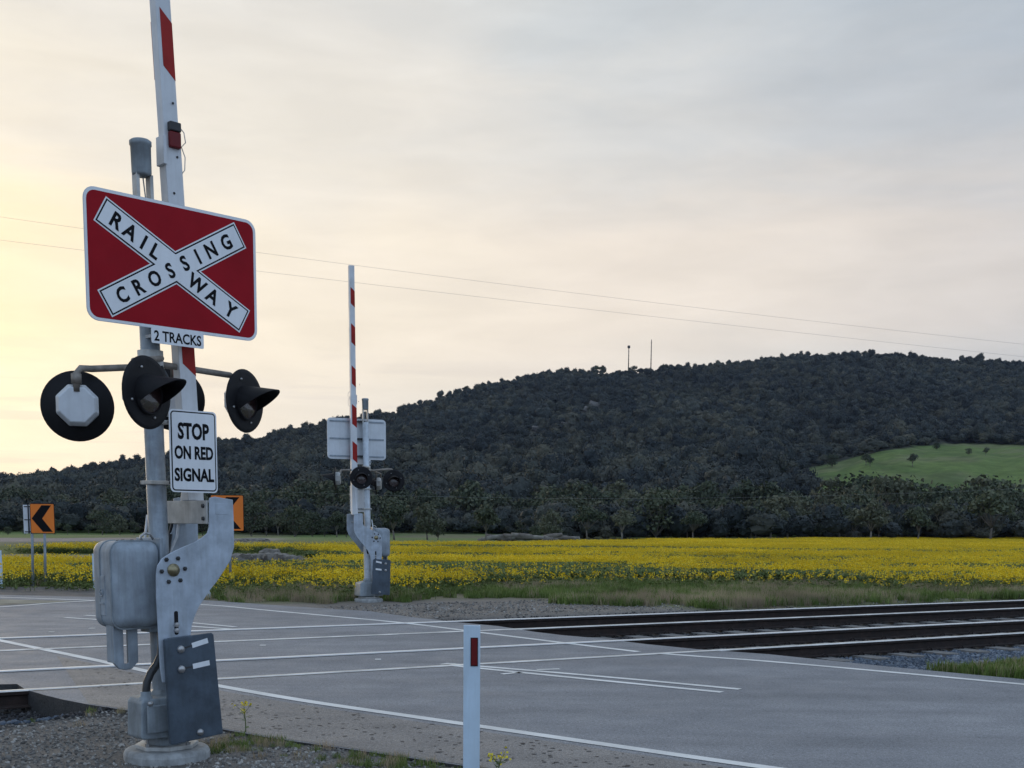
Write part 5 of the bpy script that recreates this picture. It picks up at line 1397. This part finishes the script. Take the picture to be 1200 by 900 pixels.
# ------------------------------------------------------------------ guide posts
def guide_post(base, h, rz, label, refl=True, group='white roadside guide posts', wd=.105):
    t0 = thing('guide_post', label, 'guide post', base, rz, group)
    MB().prism([(-wd/2, -.1), (wd/2, -.1), (wd/2, h-.004), (wd/2-.006, h), (-wd/2, h+.003)], .010, -.010).build('post', M['gp'], t0, .003)
    rb = MB(); rb.box((-wd/2, .010, -.1), (-wd/2+.01, .03, h)); rb.box((wd/2-.01, .010, -.1), (wd/2, .03, h)); rb.build('post_flange', M['gp'], t0)
    if refl:
        MB().prism([(-.008, h-.255), (.038, h-.255), (.038, h-.075), (-.008, h-.075)], .0145, .010).build('reflector_back', M['black'], t0)
        MB().prism([(-.003, h-.25), (.034, h-.25), (.034, h-.08), (-.003, h-.08)], .017, .0145).build('reflector', M['redlamp'] if refl == 1 else M['white'], t0, .001)
    return t0
g = G(552.3, 909)
guide_post(g, at(554.5, 733, g[1])[2], R(2), 'white guide post with dark red reflector at the near roadside')
g = G(0.5, 688.5); guide_post(g, at(1, 645, g[1])[2], 0, 'white guide post cut off by the left edge, across the road', 0)
g = G(112, 690); guide_post(g, at(112, 649, g[1])[2], 0, 'white guide post almost hidden behind the grey mechanism box', 0)
g = G(243.5, 701); t0 = thing('marker_stub', 'short white marker stub at the grassy far road edge behind the boom arm', 'marker', g)
MB().prism([(-.06, -.05), (.05, -.05), (.06, .10), (.02, .17), (-.03, .14)], .01, -.01).build('stub', M['gp'], t0, .003)

# ------------------------------------------------------------------ chevron alignment signs
def chevron(parent, u0, u1, z0, z1, y, name='chevron_panel'):
    pn = MB().prism(rrect(u0, z0, u1, z1, .03), -y+.004, -y).build(name, M['orange'], parent)
    W, H = u1-u0, z1-z0
    MB().prism([(u0+.00+.04*W, z0+H*.5), (u0+.50*W, z0+H*.045), (u0+.92*W, z0+H*.045), (u0+.49*W, z0+H*.5), (u0+.89*W, z0+H*.955), (u0+.48*W, z0+H*.955)], -y+.006, -y+.0045).build('black_arrow', M['ink'], pn)
    bp_ = MB()
    return pn
def dark_edge(pn_parent, u0, u1, z0, z1, y):
    e = MB(); b = .012
    for (a0, a1, c0, c1) in ((u0-b, u0, z0-b, z1+b), (u1, u1+b, z0-b, z1+b), (u0, u1, z1, z1+b), (u0, u1, z0-b, z0)): e.box((a0, y-.006, c0), (a1, y+.004, c1))
    e.build('panel_edge', M['ink'], pn_parent)
b = G(53.3, 686.3); Yc = b[1]
def rel(px, py): q = at(px, py, Yc); return q[0]-b[0], q[2]
t0 = thing('chevron_sign', 'orange chevron board with black left arrow on two posts at far left', 'road sign', b, 0, 'orange chevron boards')
u0, z1_ = rel(36.2, 590.5); u1, z0 = rel(65, 624.8)
pn = chevron(t0, u0, u1, z0, z1_, -.04); dark_edge(pn, u0, u1, z0, z1_, -.04)
for (px, pt) in ((38.3, 591), (53, 591)):
    ua, _ = rel(px, 686); ub, zt = rel(px-1.2, pt); MB().tube([(ua, 0, -.3), (ub, 0, zt)], .032, 10).build('post', M['galv'], t0)
ub0, zb1 = rel(26.3, 591.5); ub1, zb0 = rel(36, 625.2)
bk = MB(); k = bk.addv([(ub0-.02, .066, zb0), (ub1+.12, .05, zb0), (ub1+.12, .05, zb1), (ub0-.02, .066, zb1), (ub0-.02, .072, zb0), (ub1+.12, .056, zb0), (ub1+.12, .056, zb1), (ub0-.02, .072, zb1)])
for q in ((0, 1, 2, 3), (7, 6, 5, 4), (0, 4, 5, 1), (1, 5, 6, 2), (2, 6, 7, 3), (3, 7, 4, 0)): bk.face([k+i for i in q])
bk = bk.build('rear_facing_panel', M['alu'], t0)
for f in (.06, .48, .94):
    zz = zb0+(zb1-zb0)*f; MB().tube([(ub0+.01, .055, zz), (ub1+.08, .045, zz)], .013, 6).build('stiffening_rail', M['dark'], bk)
MB().tube([(ub0*.35+ub1*.65, .045, zb0), (ub0*.35+ub1*.65, .045, zb1)], .016, 6).build('stiffening_rail', M['dark'], bk)
b = G(270.7, 688); Yc = b[1]
t0 = thing('chevron_sign', 'orange chevron board half hidden behind the foreground boom arm, on one visible post', 'road sign', b, 0, 'orange chevron boards')
u1, z1_ = rel(285.2, 580.8); u0, z0 = rel(248.5, 621.5)
pn = chevron(t0, u0, u1, z0, z1_, -.04); dark_edge(pn, u0, u1, z0, z1_, -.04)
for px in (270.7, 252): ua, _ = rel(px, 686); MB().tube([(ua, 0, -.3), (ua-.03, 0, z1_)], .032, 10).build('post', M['galv'], t0)

# ------------------------------------------------------------------ overhead wires
def wire(name, pts, Y0, Y1, rad, label):
    n_ = 40; q = []
    xs_ = np.linspace(pts[0][0], pts[-1][0], n_)
    a = np.polyfit([p[0] for p in pts], [p[1] for p in pts], 2)
    for x_ in xs_:
        f = (x_-xs_[0])/(xs_[-1]-xs_[0]); Yw = 1/((1-f)/Y0+f/Y1); q.append(tuple(at(x_, np.polyval(a, x_), Yw)))
    o = MB().tube(q, rad, 6).build(name, M['wire'], fix=False); tag(o, label, 'power line', 'overhead wires crossing the picture')
wire('overhead_wire', [(-300, 214), (0, 250), (303, 292), (600, 334), (900, 375), (1200, 407), (1500, 430)], 62, 90, .0062, 'upper of the two thin overhead wires crossing the sky')
wire('overhead_wire', [(-300, 248), (0, 276), (303, 316), (420, 331), (700, 365), (1000, 400), (1200, 420), (1500, 446)], 62, 90, .0062, 'lower of the two thin overhead wires crossing the sky')
wire('overhead_wire', [(300, 575), (470, 581), (640, 583.5), (820, 584), (1000, 580), (1200, 572)], 150, 160, .007, 'faint wire low down across the belt of trees')

# ------------------------------------------------------------------ two flowering weeds
def weed(base, h, lean, seed, label, heads=5):
    rr = random.Random(seed); t0 = thing('flowering_weed', label, 'plant', base, 0, 'yellow-flowered weeds in the gravel')
    st = MB(); top = Vector((lean, 0, h)); st.tube([(0, 0, -.02), (lean*.2, .01, h*.35), (lean*.9, 0, h*.7), tuple(top)], [.0045, .004, .003, .002], 6)
    tips = [top]
    for k in range(heads):
        f = rr.uniform(.35, .85); p_ = Vector((lean*f, 0, h*f)); e = p_+Vector((rr.uniform(-.07, .07), rr.uniform(-.05, .05), rr.uniform(.02, .08))); st.tube([tuple(p_), tuple(e)], [.002, .0012], 5); tips.append(e)
    st.build('stem', M['stem'], t0)
    lf = MB()
    for k in range(11):
        f = rr.uniform(.03, .75); p_ = Vector((lean*f, 0, h*f)); a = rr.random()*6.28; l_ = rr.uniform(.025, .055); d = Vector((math.cos(a), math.sin(a), .2))*l_; s_2 = Vector((-d.y, d.x, 0))*.35
        kk = lf.addv([p_, p_+d*.5+s_2, p_+d, p_+d*.5-s_2]); lf.face([kk, kk+1, kk+2, kk+3])
    lf.build('leaves', M['stem'], t0, fix=False)
    fl_ = MB()
    for ti, tp2 in enumerate(tips):
        for k in range(12 if ti == 0 else 5):
            c_ = tp2+Vector((rr.gauss(0, .012), rr.gauss(0, .012), rr.gauss(0, .011))); nn = Vector((rr.gauss(0, 1), rr.gauss(0, 1), rr.gauss(.5, 1))).normalized(); a1 = nn.orthogonal().normalized()*.009; b1 = nn.cross(a1).normalized()*.009
            kk = fl_.addv([c_+a1, c_+b1, c_-a1, c_-b1]); fl_.face([kk, kk+1, kk+2, kk+3])
    fl_.build('flower_head', M['petal'], t0, fix=False)
q = G(288, 858); weed(q, at(287, 824, q[1])[2]-.0, -.01, 3, 'spindly yellow-flowered weed at the asphalt edge right of the slate plate')
q = G(583, 912); weed(q, at(585, 888, q[1])[2], .015, 5, 'low yellow-flowered weed just right of the near guide post', 7)

# ------------------------------------------------------------------ evening air
hz = MB(); hz.box((-1500, -60, -40), (2000, 2250, 420)); hzo = hz.build('haze', [], fix=False)
hmat = bpy.data.materials.new('thin_air'); hmat.use_nodes = True; t = NT(hmat.node_tree); t.n.remove(t.n['Principled BSDF'])
pv = t.add('ShaderNodeVolumePrincipled'); pv.inputs['Color'].default_value = (0.62, 0.74, 1.0, 1); pv.inputs['Density'].default_value = 0.00004; pv.inputs['Anisotropy'].default_value = 0.0
t.l.new(pv.outputs[0], t.n['Material Output'].inputs['Volume']); hzo.data.materials.append(hmat); hzo['kind'] = 'stuff'
print('done')
